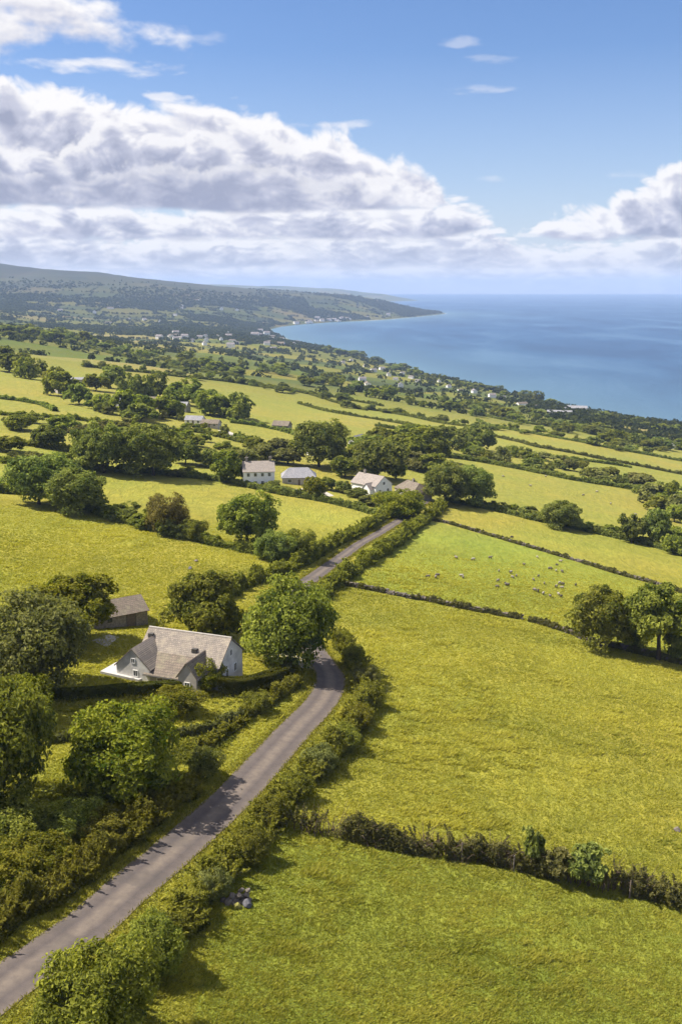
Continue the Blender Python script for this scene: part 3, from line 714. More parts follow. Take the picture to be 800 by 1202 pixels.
b = MB(); b.tube([(2.7, -3.75, 2.92), (Lc / 2 + 0.5, -3.75, 2.92)], 0.07, 8); link('gutter', b.mesh('gutter'), M['frame_dark'], ct)
b = MB(); b.tube([(Lc / 2 + 0.25, -3.5, 2.9), (Lc / 2 + 0.25, -3.48, -0.2)], 0.05, 8); link('downpipe', b.mesh('downpipe'), M['frame_dark'], ct)
b = MB(); b.tube([(-3.4, -6.8, 2.02), (2.6, -6.8, 2.02)], 0.07, 8); link('gutter', b.mesh('gutter'), M['frame_dark'], ct)
# flues and the small skylights on the slates
for (x, y, z) in ((-5.3, -1.2, 5.35), (1.9, -2.2, 4.45)):
    b = MB(); b.box((x, y, z), (0.7, 0.55, 0.55)); link('roof_vent', b.mesh('roof_vent'), M['frame_dark'], ct)

# --- the low barn behind it
bt, Lb = house_frame('barn', (98, 706), (164, 702), 3.5, 'low stone barn with a mossy brown roof behind the cottage', 'barn')
gabled(bt, max(Lb, 9.0), 6.0, 1.9, 3.5, 'rubble_wall', 'roof_brown', ops=[('door', 'F', 1.8, -0.4, 1.5, 2.2), ('window', 'F', -1.6, 1.0, 0.8, 0.8)], fm='frame_dark')

# --- the hamlet up the lane
OPS2 = lambda L: [('window', 'F', u, z, 0.95, 1.15) for u in (-L * .36, -L * .12, L * .12, L * .36) for z in (0.9, 3.35)] + [('window', 'R', 0, 3.4, 0.9, 1.1), ('window', 'R', -1.5, 0.9, 0.9, 1.2), ('window', 'R', 1.5, 0.9, 0.9, 1.2)]
OPS1 = lambda L: [('window', 'F', u, 0.9, 1.2, 1.15) for u in (-L * .33, L * .33)] + [('door', 'F', 0, -0.1, 1.0, 2.1), ('window', 'R', 0, 0.9, 1.1, 1.1)]
h1, L1 = house_frame('house', (286, 543), (320, 546), 6.6, 'large white two storey house with a pinkish roof above the field')
gabled(h1, L1 + 0.6, 7.0, 4.9, 7.4, 'white_wall', 'roof_tan', ops=OPS2(L1), chim=[(-L1 * .4, 0, 6.9, 8.5), (L1 * .42, 0, 6.9, 8.5)])
h2, L2 = house_frame('house', (341, 550), (360, 552), 4.4, 'low bungalow with a hipped grey roof between two white houses')
gabled(h2, 10.5, 7.6, 2.5, 4.9, 'grey_render', 'roof_grey', ops=OPS1(9), hip=2.6)
h3, L3 = house_frame('house', (423, 555), (449, 562), 5.6, 'white gabled house with a long tan roof and porch near the road bend')
gabled(h3, L3 + 1.0, 7.4, 3.4, 6.0, 'white_wall', 'roof_tan', ops=[('window', 'F', u, 0.9, 1.2, 1.2) for u in (-3, -0.6, 2.6)] + [('window', 'R', 0, 3.4, 1.0, 1.0), ('window', 'R', -1.8, 0.9, 1.0, 1.2), ('window', 'R', 1.8, 0.9, 1.0, 1.2), ('door', 'F', 1, -0.2, 1.0, 2.1)], chim=[(-L3 * .3, 0, 5.4, 6.9)])
cross_gable(h3, 2.8, -5.4, 0, 3.2, 2.5, 4.2, 'white_wall', 'roof_tan', [(0, 0.8, 1.2, 1.3)])
h4, L4 = house_frame('house', (476, 563), (494, 570), 4.6, 'brown roofed bungalow half hidden behind the bush at the road end')
gabled(h4, L4 + 2.0, 7.0, 2.5, 4.8, 'grey_render', 'roof_brown', ops=OPS1(8), hip=2.2, chim=[(0, 0, 4.3, 5.6)])
def small_house(label, px, py, L, W, e, r, ang, wall, roof, cat='house', group=None, name='house', hip=0):
    p = at(px, py); t = empty(name, p, R(ang)); tag(t, label, cat, group)
    gabled(t, L, W, e, r, wall, roof, ops=[('window', 'F', u, 0.9, 1.1, 1.1) for u in (-L * .3, L * .3)] + [('door', 'F', 0, -0.1, 1, 2.1), ('window', 'R', 0, 0.9, 1, 1)], hip=hip)
    return t
small_house('dark walled house standing alone at the edge of the upper field', 331, 505, 8, 5, 2.6, 4.4, -20, 'rubble_wall', 'roof_brown')
small_house('small white gabled house glimpsed among the trees above the hamlet', 420, 525, 7, 6, 3, 5.5, 60, 'white_wall', 'roof_grey')
small_house('long low shed with a pale grey roof in the trees', 82, 462, 15, 6, 2.6, 3.8, 38, 'grey_render', 'roof_grey', 'shed', None, 'shed')
small_house('short shed with a grey roof behind the long pale shed', 93, 450, 11, 6, 2.5, 3.6, 10, 'grey_render', 'roof_grey', 'shed', None, 'shed')
small_house('low white bungalow with a dark roof in the farm hamlet', 130, 475, 14, 6, 2.4, 3.8, -6, 'white_wall', 'roof_grey')
small_house('very long white building in front of the brown barn', 158, 483, 14, 5, 2.4, 3.5, -8, 'white_wall', 'roof_grey')
small_house('big brown roofed barn in the middle of the farm hamlet', 176, 478, 14, 9, 2.4, 5.2, -10, 'rubble_wall', 'roof_brown', 'barn', None, 'barn')
small_house('grey roofed farmhouse to the east of the brown barn', 208, 482, 12, 6, 2.4, 4.4, -14, 'grey_render', 'roof_grey')
small_house('narrow white cottage at the lower edge of the farm hamlet', 229, 498, 8, 4.5, 2.2, 3.8, -14, 'white_wall', 'roof_grey')
small_house('grey outbuilding with a brown roof beside the pale farm track', 248, 502, 8, 4.5, 2.2, 3.6, -14, 'grey_render', 'roof_brown')
small_house('white house with a grey roof behind the hamlet trees', 372, 535, 8, 6, 3, 5.2, 20, 'white_wall', 'roof_grey')
small_house('largest white building standing right on the shore', 674, 483, 30, 12, 5, 7.5, -12, 'white_wall', 'roof_grey')
small_house('pale wide shed just inland of the white shore building', 656, 487, 26, 10, 3.5, 5, -14, 'grey_render', 'roof_grey', 'shed', None, 'shed')

# far houses: white specks of the coastal town and the villages, one mesh each
fb = MB(); prism(fb, 12, 7.5, 4.6, 7.2); gable_roof(fb, 12, 7.5, 4.6, 7.2, mi=1); FARH = fb.mesh('far_house'); FARH.materials.append(M['far_wall']); FARH.materials.append(M['far_roof'])
fb = MB(); prism(fb, 18, 8, 3.0, 5.4); gable_roof(fb, 18, 8, 3.0, 5.4, mi=1); FARB = fb.mesh('far_bungalow'); FARB.materials.append(M['far_wall']); FARB.materials.append(M['roof_brown'])
def far_house(p, s, label, group):
    o = bpy.data.objects.new('house', random.choice((FARH, FARH, FARB))); COL.objects.link(o)
    o.location = p; o.scale = (s, s, s); o.rotation_euler[2] = random.choice((0.1, -0.3, 0.5, 1.5, 1.8)) + random.uniform(-.2, .2)
    return tag(o, label, 'house', group)
for _ in range(62):
    px = random.gauss(362, 34); py = np.interp(px, [300, 330, 360, 400, 450], [397, 389, 382, 377, 374]) - abs(random.gauss(0, 3.2)) 
    p = at(px, py)
    if p.z > 2: far_house(p, random.uniform(0.9, 1.9), 'white speck of a house in the far town around the bay', 'houses of the far town')
for (cx, cy, n, sx, sy_) in ((225, 397, 14, 22, 3), (275, 402, 10, 18, 3), (340, 402, 10, 14, 3.5), (205, 362, 8, 40, 5), (110, 372, 6, 40, 6)):
    for _ in range(n):
        p = at(random.gauss(cx, sx), random.gauss(cy, sy_))
        if p.z > 3: far_house(p, random.uniform(0.6, 0.95) * (1 + p.y / 5000), 'tiny white house scattered among the far lowland fields', 'houses of the far lowland')
for (px, py) in ((402, 427), (412, 424), (428, 431), (438, 436), (448, 434), (456, 441), (464, 446), (472, 439), (482, 444), (490, 449), (500, 446), (506, 452), (515, 449), (526, 455), (540, 459), (556, 462), (425, 447), (431, 452), (470, 455), (577, 467), (590, 468), (612, 476), (628, 479), (795, 520), (788, 527)):
    far_house(at(px, py + random.uniform(-.6, .6)), random.uniform(0.5, 0.85), 'small white house in the settlement along the near shore', 'houses along the near shore')

# terrace, drive and yard of the cottage
def patch(name, pxs, dz, mat, thick=0.0, kind='structure'):
    P = [at(*p) for p in pxs]; bm = bmesh.new()
    vs = [bm.verts.new((p.x, p.y, p.z + dz)) for p in P]; f = bm.faces.new(vs)
    if f.normal.z < 0: f.normal_flip()
    r = bmesh.ops.subdivide_edges(bm, edges=bm.edges[:], cuts=5, use_grid_fill=True)
    bmesh.ops.triangulate(bm, faces=bm.faces[:])
    for v in bm.verts: v.co.z = Hs(v.co.x, v.co.y) + dz
    if thick:
        rr = bmesh.ops.extrude_face_region(bm, geom=bm.faces[:]); bmesh.ops.translate(bm, verts=[e for e in rr['geom'] if isinstance(e, bmesh.types.BMVert)], vec=(0, 0, thick))
    bmesh.ops.recalc_face_normals(bm, faces=bm.faces[:])
    me = bpy.data.meshes.new(name); bm.to_mesh(me); bm.free()
    o = link(name, me, mat); tag(o, kind=kind); return o
tag(patch('terrace', [(118, 791), (137, 780), (150, 784), (176, 797), (163, 801)], 0.03, M['paving'], 0.35), kind='structure')
patch('driveway', [(306, 770), (334, 766), (368, 776), (372, 786), (338, 783)], 0.035, M['gravel'])
patch('yard', [(108, 752), (128, 745), (140, 748), (126, 760)], 0.035, M['gravel'])
patch('track', [(255, 505), (268, 506), (282, 512), (276, 514)], 0.06, M['gravel'])
patch('parking_yard', [(340, 575), (372, 572), (392, 582), (372, 586)], 0.05, M['gravel'])

# ------------------------------------------------------------------ hedges along the lane and the near fields
HB = [(312, 969), (350, 974), (394, 981), (450, 994), (506, 1003), (560, 1010), (600, 1017), (650, 1028), (700, 1040), (737, 1047), (800, 1064), (860, 1078)]
hedge('straggling hedgerow of bare thorn and brambles across the nearest field', HB, 1.95, 1.7, 430, 0.17, 'leaf_bramble', 1, gaps=0.72, tuft=1.0, sprig=3.5, twigs=14, name='hedgerow')
hedge('bushy right hand roadside hedge of fern and thorn along the nearest road bend', [(215, 1092), (255, 1035), (300, 985), (345, 930), (385, 893), (418, 852), (430, 822), (424, 795), (406, 766), (394, 748)], 1.7, 2.6, 1100, 0.17, 'leaf_hedge', 2, tuft=1.25, sprig=8)
hedge('spreading fern hedge running between the large rounded bush and the stone heap', [(86, 1230), (112, 1190), (150, 1150), (188, 1116), (226, 1080)], 1.5, 2.4, 1600, 0.17, 'leaf_hedge', 3, tuft=1.2, sprig=15)
hedge('tall yellow green bracken hedge between the road and the dark trees', [(-60, 1130), (0, 1082), (45, 1062), (90, 1030), (130, 1000), (165, 973), (200, 946), (222, 926)], 1.8, 3.0, 1400, 0.17, 'leaf_hedge', 4, tuft=1.1, sprig=12)
hedge('rough hedge on the bank below the cottage garden', [(236, 884), (268, 858), (293, 840), (322, 822), (345, 806), (351, 794)], 1.2, 1.5, 800, 0.16, 'leaf_hedge', 5, tuft=0.9, sprig=4)
hedge('dark trimmed garden hedge in front of the cottage', [(40, 822), (95, 821), (150, 816), (205, 812), (252, 808)], 1.5, 1.2, 1200, 0.13, 'leaf_trim', 6, trim=True, parts=False)
hedge('thick clipped hedge round the corner of the cottage drive', [(256, 814), (285, 815), (315, 808), (334, 800), (343, 789)], 2.3, 2.0, 1800, 0.13, 'leaf_trim', 7, trim=True, parts=False)
hedge('low brown garden hedge below the lawn', [(56, 872), (100, 866), (140, 862), (205, 864), (250, 856), (285, 845)], 1.1, 1.1, 620, 0.15, 'leaf_bramble', 8, tuft=0.7, sprig=1.5)
hedge('left hand hedge of the upper lane in front of the big round tree', [(262, 703), (280, 692), (305, 681), (325, 674), (345, 667), (366, 657), (388, 643), (411, 631), (437, 617), (452, 607), (462, 600)], 1.9, 2.6, 460, 0.26, 'leaf_hedge', 9, tuft=1.0, sprig=2, parts=False)
hedge('right hand hedge of the upper lane beside the sheep field', [(372, 703), (385, 693), (400, 683), (420, 668), (440, 655), (462, 640), (480, 626), (497, 614), (510, 604), (520, 594)], 2.1, 2.8, 520, 0.26, 'leaf_hedge', 10, tuft=1.0, sprig=2, parts=False)
hedge('straight hedge with shrubs dividing the two left hand pastures', [(-20, 577), (30, 580), (60, 585), (95, 596), (125, 606), (180, 623), (240, 637), (290, 648), (325, 657), (362, 661)], 1.8, 2.6, 320, 0.32, 'leaf_green', 11, tuft=0.9, parts=False)
hedge('dark garden boundary hedge below the white houses', [(150, 552), (200, 558), (235, 562), (270, 567), (334, 581), (390, 591), (425, 600), (445, 606)], 1.9, 2.4, 260, 0.36, 'leaf_dark', 12, tuft=0.6, parts=False)
hedge('hedge with round trees dividing the right hand pastures', [(522, 588), (575, 598), (624, 610), (680, 622), (725, 632), (760, 640), (800, 652), (850, 664)], 1.7, 2.4, 260, 0.36, 'leaf_dark', 13, tuft=0.8, parts=False)
hedge('dark straight hedge along the top of the upper right pasture', [(515, 536), (555, 541), (594, 548), (640, 557), (669, 563), (720, 571), (762, 579), (800, 587), (850, 598)], 1.8, 3.0, 200, 0.5, 'leaf_dark', 14, tuft=0.5, parts=False)
MIDL = [  # field boundaries of the middle distance: pixels, height, width, leaf
    ([(560, 494), (578, 501), (605, 506), (635, 511), (704, 524), (764, 535), (830, 547)], 1.8, 3.5, 'leaf_dark', 'thin dark hedge nearest the shore belt'),
    ([(572, 511), (604, 518), (635, 526), (704, 539), (752, 548), (830, 563)], 1.8, 3.0, 'leaf_bramble', 'brownish hedge through the strip fields above the shore belt'),
    ([(605, 531), (640, 536), (700, 543), (740, 549)], 1.6, 3.0, 'leaf_dark', 'short dark hedge between two strip fields'),
    ([(400, 476), (440, 482), (480, 489), (525, 498), (560, 503)], 2.0, 3.0, 'leaf_dark', 'hedge below the two golden fields'),
    ([(440, 463), (480, 471), (530, 480), (590, 493), (640, 500)], 2.2, 5.0, 'leaf_dark', 'hedge above the golden fields near the shore village'),
    ([(350, 474), (400, 486), (450, 494), (500, 503), (545, 510)], 2.0, 3.5, 'leaf_dark', 'hedge across the middle of the golden fields'),
    ([(100, 430), (150, 436), (215, 443), (280, 450), (340, 459), (400, 468), (450, 477)], 2.4, 4.5, 'leaf_dark', 'long hedge under the highest pale pasture'),
    ([(280, 446), (330, 456), (385, 470), (430, 482)], 2.0, 4.0, 'leaf_dark', 'hedge slanting down through the pale pasture'),
    ([(270, 496), (300, 500), (330, 506), (350, 512)], 2.0, 4.0, 'leaf_dark', 'hedge beside the dark walled house'),
    ([(210, 505), (240, 509), (270, 516), (310, 526), (350, 535)], 1.8, 3.5, 'leaf_dark', 'hedge along the pale farm track'),
    ([(0, 487), (40, 489), (80, 492), (120, 497), (165, 505), (210, 507)], 2.0, 3.5, 'leaf_green', 'hedge below the small yellow field on the hillside'),
    ([(0, 468), (25, 471), (50, 476), (65, 483)], 2.0, 4.0, 'leaf_dark', 'short hedge at the foot of the small yellow field'),
    ([(0, 392), (50, 399), (100, 407), (160, 421), (215, 434), (280, 442)], 3.0, 7.0, 'leaf_dark', 'long dark hedge along the brow of the hill'),
    ([(440, 500), (470, 505), (500, 511), (530, 517)], 2.0, 4.0, 'leaf_dark', 'hedge behind the round trees of the hamlet'),
    ([(0, 520), (40, 524), (80, 530), (110, 536)], 2.0, 4.0, 'leaf_green', 'hedge among the hillside scrub'),
    ([(0, 543), (50, 546), (100, 551), (150, 555)], 2.2, 4.0, 'leaf_green', 'hedge at the top of the left hand pasture'),
    ([(640, 500), (700, 511), (760, 522), (830, 533)], 2.2, 5.0, 'leaf_dark', 'hedge behind the shore building'),
]
for i, (pxs, h_, w_, lf, lb) in enumerate(MIDL):
    hedge(lb, pxs, h_ * .8, w_ * .68, 80, 0.62, lf, 40 + i, tuft=0.8, parts=False, step=3.0)

# low overgrown stone walls on the right
def stone_wall(label, pxs, h, w, seed, leafy):
    P = gline(pxs, 0.8); rg = np.random.default_rng(seed); t = empty('stone_wall', (0, 0, 0))
    c = P[len(P) // 2]; org = np.array([c[0], c[1], Hs(*c)]); t.location = org; tag(t, label, 'wall')
    L = np.concatenate([[0], np.cumsum(np.linalg.norm(np.diff(P, axis=0), axis=1))])
    d = np.gradient(P, axis=0); d /= np.linalg.norm(d, axis=1)[:, None]
    n = int(L[-1] * 11); s = rg.random(n) * L[-1]
    s = s[fbm(s / 5 + seed, s * 0, 3) > 0.16]; n = len(s)
    x = np.interp(s, L, P[:, 0]); y = np.interp(s, L, P[:, 1]); tx = np.interp(s, L, d[:, 0]); ty = np.interp(s, L, d[:, 1])
    hh = h * (0.65 + 0.7 * fbm(s / 4, s * 0 + seed, 2)); zf = rg.random(n) * hh; off = rg.uniform(-0.5, 0.5, n) * w * (1.2 - 0.5 * zf / h)
    C = np.stack([x - ty * off, y + tx * off, zf], 1); C[:, 2] += H(C[:, 0], C[:, 1])
    base = np.array([(-1, -1, -1), (1, -1, -1), (1, 1, -1), (-1, 1, -1), (-1, -1, 1), (1, -1, 1), (1, 1, 1), (-1, 1, 1)]) * 0.5
    Vs = base[None] * (1 + rg.normal(0, 0.22, (n, 8, 3)))
    Vs = Vs * rg.uniform([.3, .22, .16], [.65, .45, .34], (n, 3))[:, None]
    a = np.arctan2(ty, tx) + rg.normal(0, 0.35, n); ca, sa = np.cos(a)[:, None], np.sin(a)[:, None]
    V = np.stack([Vs[..., 0] * ca - Vs[..., 1] * sa, Vs[..., 0] * sa + Vs[..., 1] * ca, Vs[..., 2]], 2) + (C - org)[:, None]
    f6 = np.array([(0, 3, 2, 1), (4, 5, 6, 7), (0, 1, 5, 4), (1, 2, 6, 5), (2, 3, 7, 6), (3, 0, 4, 7)])
    mb = MB(); mb.add(V.reshape(-1, 3), (np.arange(n)[:, None, None] * 8 + f6[None]).reshape(-1, 4)); link('stonework', mb.mesh('stonework'), M['stone'], t)
    mb, st = hedge_mesh(P, h * 1.0, w * 1.5, leafy * 2.0, 0.24, seed + 3, tuft=0.8, gaps=0.55)
    mb.V = [v - org for v in mb.V]; link('brambles', mb.mesh('wall_brambles'), M['leaf_bramble'], t)
    return t
stone_wall('tumbled stone wall overgrown with brambles between the big meadow and the sheep field', [(384, 684), (410, 688), (437, 693), (480, 702), (500, 705), (556, 717), (612, 727), (661, 741), (690, 752), (725, 761), (765, 771), (800, 780), (850, 793)], 0.85, 0.9, 61, 150)
stone_wall('straight dry stone wall along the upper side of the sheep field', [(500, 609), (530, 616), (575, 629), (612, 640), (650, 651), (690, 663), (725, 674), (765, 685), (800, 696), (850, 710)], 0.75, 0.9, 67, 150)

# ------------------------------------------------------------------ single trees and bushes one can point at
plant_tree('broad', 340, 784, 100, 90, 'leaf_green', 'broad green tree leaning over the road bend by the cottage drive')
plant_tree('ash', 237, 746, 74, 68, 'leaf_green', 'tall leafy tree directly behind the white cottage')
plant_tree('mid2', 264, 746, 44, 38, 'leaf_bright', 'small pale green tree tucked against the cottage back', 'tree')
plant_tree('ash', 84, 752, 92, 70, 'leaf_bright', 'bright green tree left of the stone barn')
plant_tree('broad', 40, 810, 122, 98, 'leaf_olive', 'wide dull olive tree above the garden hedge')
plant_tree('broad', -4, 948, 132, 138, 'leaf_green', 'massive dark tree at the left edge of the picture')
plant_tree('thorn', 152, 930, 122, 92, 'leaf_bright', 'bright yellow green spreading tree between road and garden')
plant_tree('thorn', 24, 848, 74, 46, 'leaf_bright', 'low bright bush under the olive tree', 'bush', 'bush')
plant_tree('thorn', 238, 808, 46, 30, 'leaf_bright', 'rounded green shrub against the front of the cottage', 'shrub', 'shrub')
plant_tree('thorn', 208, 836, 56, 24, 'leaf_bright', 'low mounded pale bush on the garden lawn', 'bush', 'bush')
plant_tree('thorn', 240, 912, 38, 30, 'leaf_dark', 'dark rounded bush on the bank beside the road', 'bush', 'bush')
plant_tree('thorn', 85, 980, 64, 34, 'leaf_green', 'green scrub bush in the shade of the massive dark tree', 'bush', 'bush')
plant_tree('oak', 290, 641, 68, 54, 'leaf_green', 'solitary round tree on the left pasture hedge')
plant_tree('thorn', 322, 657, 44, 28, 'leaf_dark', 'dark squat bush beside the solitary round tree', 'bush', 'bush')
plant_tree('thorn', 350, 657, 42, 30, 'leaf_green', 'squat bush closest to the lane below the round tree', 'bush', 'bush')
plant_tree('oak', 46, 592, 72, 52, 'leaf_dark', 'dark oak in the clump at the left pasture corner')
plant_tree('oak', 92, 602, 68, 46, 'leaf_dark', 'second lower oak of the left pasture corner clump')
plant_tree('thorn', 195, 625, 48, 38, 'leaf_straw', 'pale straw coloured thorn bush on the pasture hedge', 'bush', 'bush')
plant_tree('thorn', 228, 633, 30, 20, 'leaf_green', 'small green bush between straw bush and solitary round tree', 'bush', 'bush')
plant_tree('oak', 122, 555, 62, 50, 'leaf_dark', 'round oak left of its twin above the upper pasture')
plant_tree('oak', 180, 558, 68, 52, 'leaf_dark', 'round oak nearest the white houses above the upper pasture')
plant_tree('mid0', 267, 566, 38, 33, 'leaf_green', 'round green tree at the end of the large white house')
plant_tree('mid3', 369, 585, 28, 24, 'leaf_bright', 'small bright tree below the hipped bungalow')
plant_tree('oak', 374, 548, 60, 48, 'leaf_dark', 'large dark tree standing above the hamlet bungalow')
plant_tree('mid2', 442, 562, 66, 44, 'leaf_dark', 'broad dark tree behind the tan roofed white house')
plant_tree('oak', 522, 592, 52, 42, 'leaf_dark', 'dark oak closest to the lane end')
plant_tree('oak', 554, 592, 50, 40, 'leaf_dark', 'dark oak standing on the pasture side of the lane end pair')
plant_tree('thorn', 470, 606, 54, 26, 'leaf_bright', 'bright rounded bush closing the end of the lane', 'bush', 'bush')
plant_tree('oak', 658, 620, 46, 28, 'leaf_dark', 'low domed tree alone on the right pasture hedge')
plant_tree('mid1', 740, 637, 28, 30, 'leaf_dark', 'slim tree beginning the trio at the right hedge')
plant_tree('mid0', 769, 640, 40, 38, 'leaf_dark', 'tallest tree of the trio at the right hedge')
plant_tree('mid3', 795, 650, 36, 28, 'leaf_green', 'small pale tree ending the trio at the right hedge')
plant_tree('oak', 704, 760, 70, 64, 'leaf_green', 'full round tree on the tumbled stone wall')
plant_tree('open', 772, 774, 82, 82, 'leaf_green', 'tall open crowned tree showing its trunk at the stone wall')
plant_tree('thorn', 744, 762, 30, 38, 'leaf_dark', 'dark ivy bush between the two stone wall trees', 'bush', 'bush')
plant_tree('mid2', 797, 776, 34, 40, 'leaf_dark', 'dark tree cut by the picture edge beside the open crowned tree')
plant_tree('sapling', 622, 1024, 26, 54, 'leaf_dark', 'thin dark sapling rising highest from the bare hedgerow', 'sapling', 'sapling')
plant_tree('sapling', 690, 1040, 46, 50, 'leaf_dark', 'wider dark thorn sapling in the bare hedgerow', 'sapling', 'sapling')
plant_tree('sapling', 655, 1034, 36, 40, 'leaf_olive', 'short olive sapling between the two dark saplings', 'sapling', 'sapling')
plant_tree('thorn', 30, 1022, 80, 34, 'leaf_bright', 'sunlit scrub bush at the left edge behind the bracken hedge', 'bush', 'bush')
plant_tree('thorn', 118, 985, 60, 28, 'leaf_hedge', 'yellowish fern clump on the bank below the bright spreading tree', 'bush', 'bush')
plant_tree('thorn', 10, 985, 84, 40, 'leaf_green', 'green bush in front of the trunk of the massive dark tree', 'bush', 'bush')
plant_tree('thorn', 190, 934, 40, 24, 'leaf_olive', 'olive scrub bush on the road bank beside the bright spreading tree', 'bush', 'bush')
plant_tree('thorn', 300, 835, 34, 20, 'leaf_hedge', 'small fern bush at the end of the brown garden hedge', 'bush', 'bush')
plant_tree('thorn', 118, 1228, 128, 104, 'leaf_hedge', 'large rounded fern bush at the bottom edge beside the road', 'bush', 'bush')
plant_tree('thorn', 182, 1140, 70, 58, 'leaf_green', 'dense green bush between the large fern bush and the stone heap', 'bush', 'bush')
for (px, py, w, h, lf) in ((246, 1052, 52, 40, 'leaf_olive'), (292, 1010, 62, 46, 'leaf_hedge'), (318, 968, 56, 40, 'leaf_hedge'), (350, 938, 50, 36, 'leaf_hedge'), (378, 905, 48, 36, 'leaf_olive'), (402, 880, 46, 34, 'leaf_green'), (422, 856, 44, 34, 'leaf_hedge'), (432, 830, 42, 32, 'leaf_hedge'), (430, 806, 38, 30, 'leaf_olive'), (416, 783, 36, 30, 'leaf_hedge'), (403, 762, 30, 26, 'leaf_hedge')):
    plant_tree('thorn', px + random.uniform(-4, 4), py, w * 0.76, h * 0.74, lf, 'round bush growing out of the hedge along the near road bend', 'bush', 'bush', 'bushes of the roadside hedge')
SHR = [(218, 545, 46, 32, 'leaf_dark'), (245, 548, 40, 26, 'leaf_dark'), (150, 528, 52, 30, 'leaf_dark'), (60, 526, 50, 32, 'leaf_dark'), (26, 505, 46, 22, 'leaf_green'), (12, 530, 44, 22, 'leaf_green'), (75, 505, 44, 20, 'leaf_green'), (110, 512, 44, 20, 'leaf_olive'),  (70, 550, 50, 22, 'leaf_green'), (40, 548, 40, 20, 'leaf_olive'),
       (285, 546, 34, 18, 'leaf_olive'), (312, 542, 40, 20, 'leaf_olive'), (338, 545, 36, 18, 'leaf_olive'), (300, 530, 30, 14, 'leaf_green'), (330, 532, 34, 16, 'leaf_olive'), (404, 560, 32, 22, 'leaf_green'), (395, 545, 28, 20, 'leaf_dark'), (418, 548, 30, 22, 'leaf_dark'), (470, 545, 54, 32, 'leaf_dark'), (500, 540, 50, 34, 'leaf_dark'), (520, 532, 44, 30, 'leaf_dark'), (545, 526, 36, 24, 'leaf_dark'), (562, 531, 34, 28, 'leaf_dark'), (486, 524, 50, 24, 'leaf_dark'), (452, 528, 46, 24, 'leaf_green'), (430, 532, 38, 20, 'leaf_dark'), (510, 556, 36, 22, 'leaf_green'), (490, 552, 36, 20, 'leaf_olive'), (464, 562, 24, 18, 'leaf_green'), (402, 578, 22, 12, 'leaf_dark'), (420, 584, 26, 10, 'leaf_dark'), (385, 575, 20, 14, 'leaf_green'), (452, 590, 24, 12, 'leaf_bramble'), (432, 592, 26, 10, 'leaf_bramble'), (318, 575, 22, 10, 'leaf_dark'), (347, 566, 22, 9, 'leaf_green')]
for (px, py, w, h, lf) in SHR:
    far_k = random.choice(('mid0', 'mid1', 'mid2', 'mid3'))
    if px < 260: w, h = w * 0.8, h * 0.78
    plant_tree(far_k, px, py, w, h, lf if lf != 'leaf_dark' or random.random() < 0.5 else 'leaf_green', 'leafy tree or shrub crowding the gardens around the hamlet and hillside', 'tree', 'tree', 'trees around the hamlet')

# belts of small trees in the middle distance, every tree an object
def belt(label, group, pxs, n, w, h, dy, leafs, cat='tree', name='tree', seed=0):
    rg = random.Random(seed + 100); P = np.array(pxs, float)
    L = np.concatenate([[0], np.cumsum(np.hypot(*np.diff(P, axis=0).T))])
    for i in range(n):
        s = (i + rg.uniform(-0.4, 0.4) + 0.5) / n * L[-1]
        px = np.interp(s, L, P[:, 0]); py = np.interp(s, L, P[:, 1]) + rg.uniform(-dy, dy)
        p = at(px, py); k = ppm(p)
        if p.z < 1.5 or (abs(px - 672) < 24 and 474 < py < 494): continue
        q = rg.uniform(0.75, 1.25)
        far_tree(p, rg.uniform(*w) / k * q, rg.uniform(*h) / k * q, rg.choice(leafs), label, cat, name, group)
DK = ['leaf_dark', 'leaf_green']
belt('round dark tree in the wooded farm hamlet on the hillside', 'trees of the farm hamlet', [(0, 438), (30, 440), (60, 452), (75, 470), (105, 480), (150, 490), (200, 495)], 11, (24, 36), (18, 26), 5, DK, seed=1)
belt('round dark tree in the wooded farm hamlet on the hillside', 'trees of the farm hamlet', [(110, 458), (135, 456), (150, 468), (185, 470), (215, 474), (250, 486), (285, 494)], 12, (22, 36), (18, 27), 5, DK, seed=2)
belt('small garden bush among the farm hamlet buildings', 'bushes of the farm hamlet', [(110, 482), (150, 488), (190, 488), (230, 505), (270, 512), (300, 520)], 20, (9, 16), (6, 10), 4, DK + ['leaf_olive'], 'bush', 'bush', seed=3)
belt('low scrub bush on the slope under the farm hamlet', 'scrub bushes on the hillside', [(0, 495), (60, 500), (120, 505), (180, 512), (230, 520), (280, 530)], 20, (12, 26), (7, 12), 6, ['leaf_green', 'leaf_dark', 'leaf_olive'], 'bush', 'bush', seed=4)
belt('dark tree on the long hedge along the hill brow', 'trees on the hill brow', [(0, 390), (50, 396), (100, 404), (160, 418), (215, 431), (280, 440)], 30, (11, 21), (6, 11), 3, DK, seed=5)
belt('dark tree of the belt below the highest pale pasture', 'trees below the pale pasture', [(90, 426), (140, 436), (200, 440), (290, 450), (350, 462), (420, 472)], 20, (8, 15), (5, 9), 3, DK, seed=6)
belt('small dark tree in the wide wooded strip above the shore', 'trees above the shore', [(215, 424), (300, 438), (400, 455), (450, 465), (520, 478), (600, 492), (700, 512), (800, 532)], 36, (12, 22), (7, 11), 5, DK, seed=7)
belt('small dark tree in the wide wooded strip above the shore', 'trees above the shore', [(560, 478), (620, 492), (660, 502), (720, 516), (790, 532)], 22, (13, 24), (7, 12), 6, DK, seed=8)
belt('wind bent tree at the edge of the near shore', 'trees at the near shore', [(380, 412), (440, 425), (500, 446), (560, 456), (620, 469), (700, 490), (800, 508)], 34, (9, 18), (5, 9), 2.5, DK, seed=9)
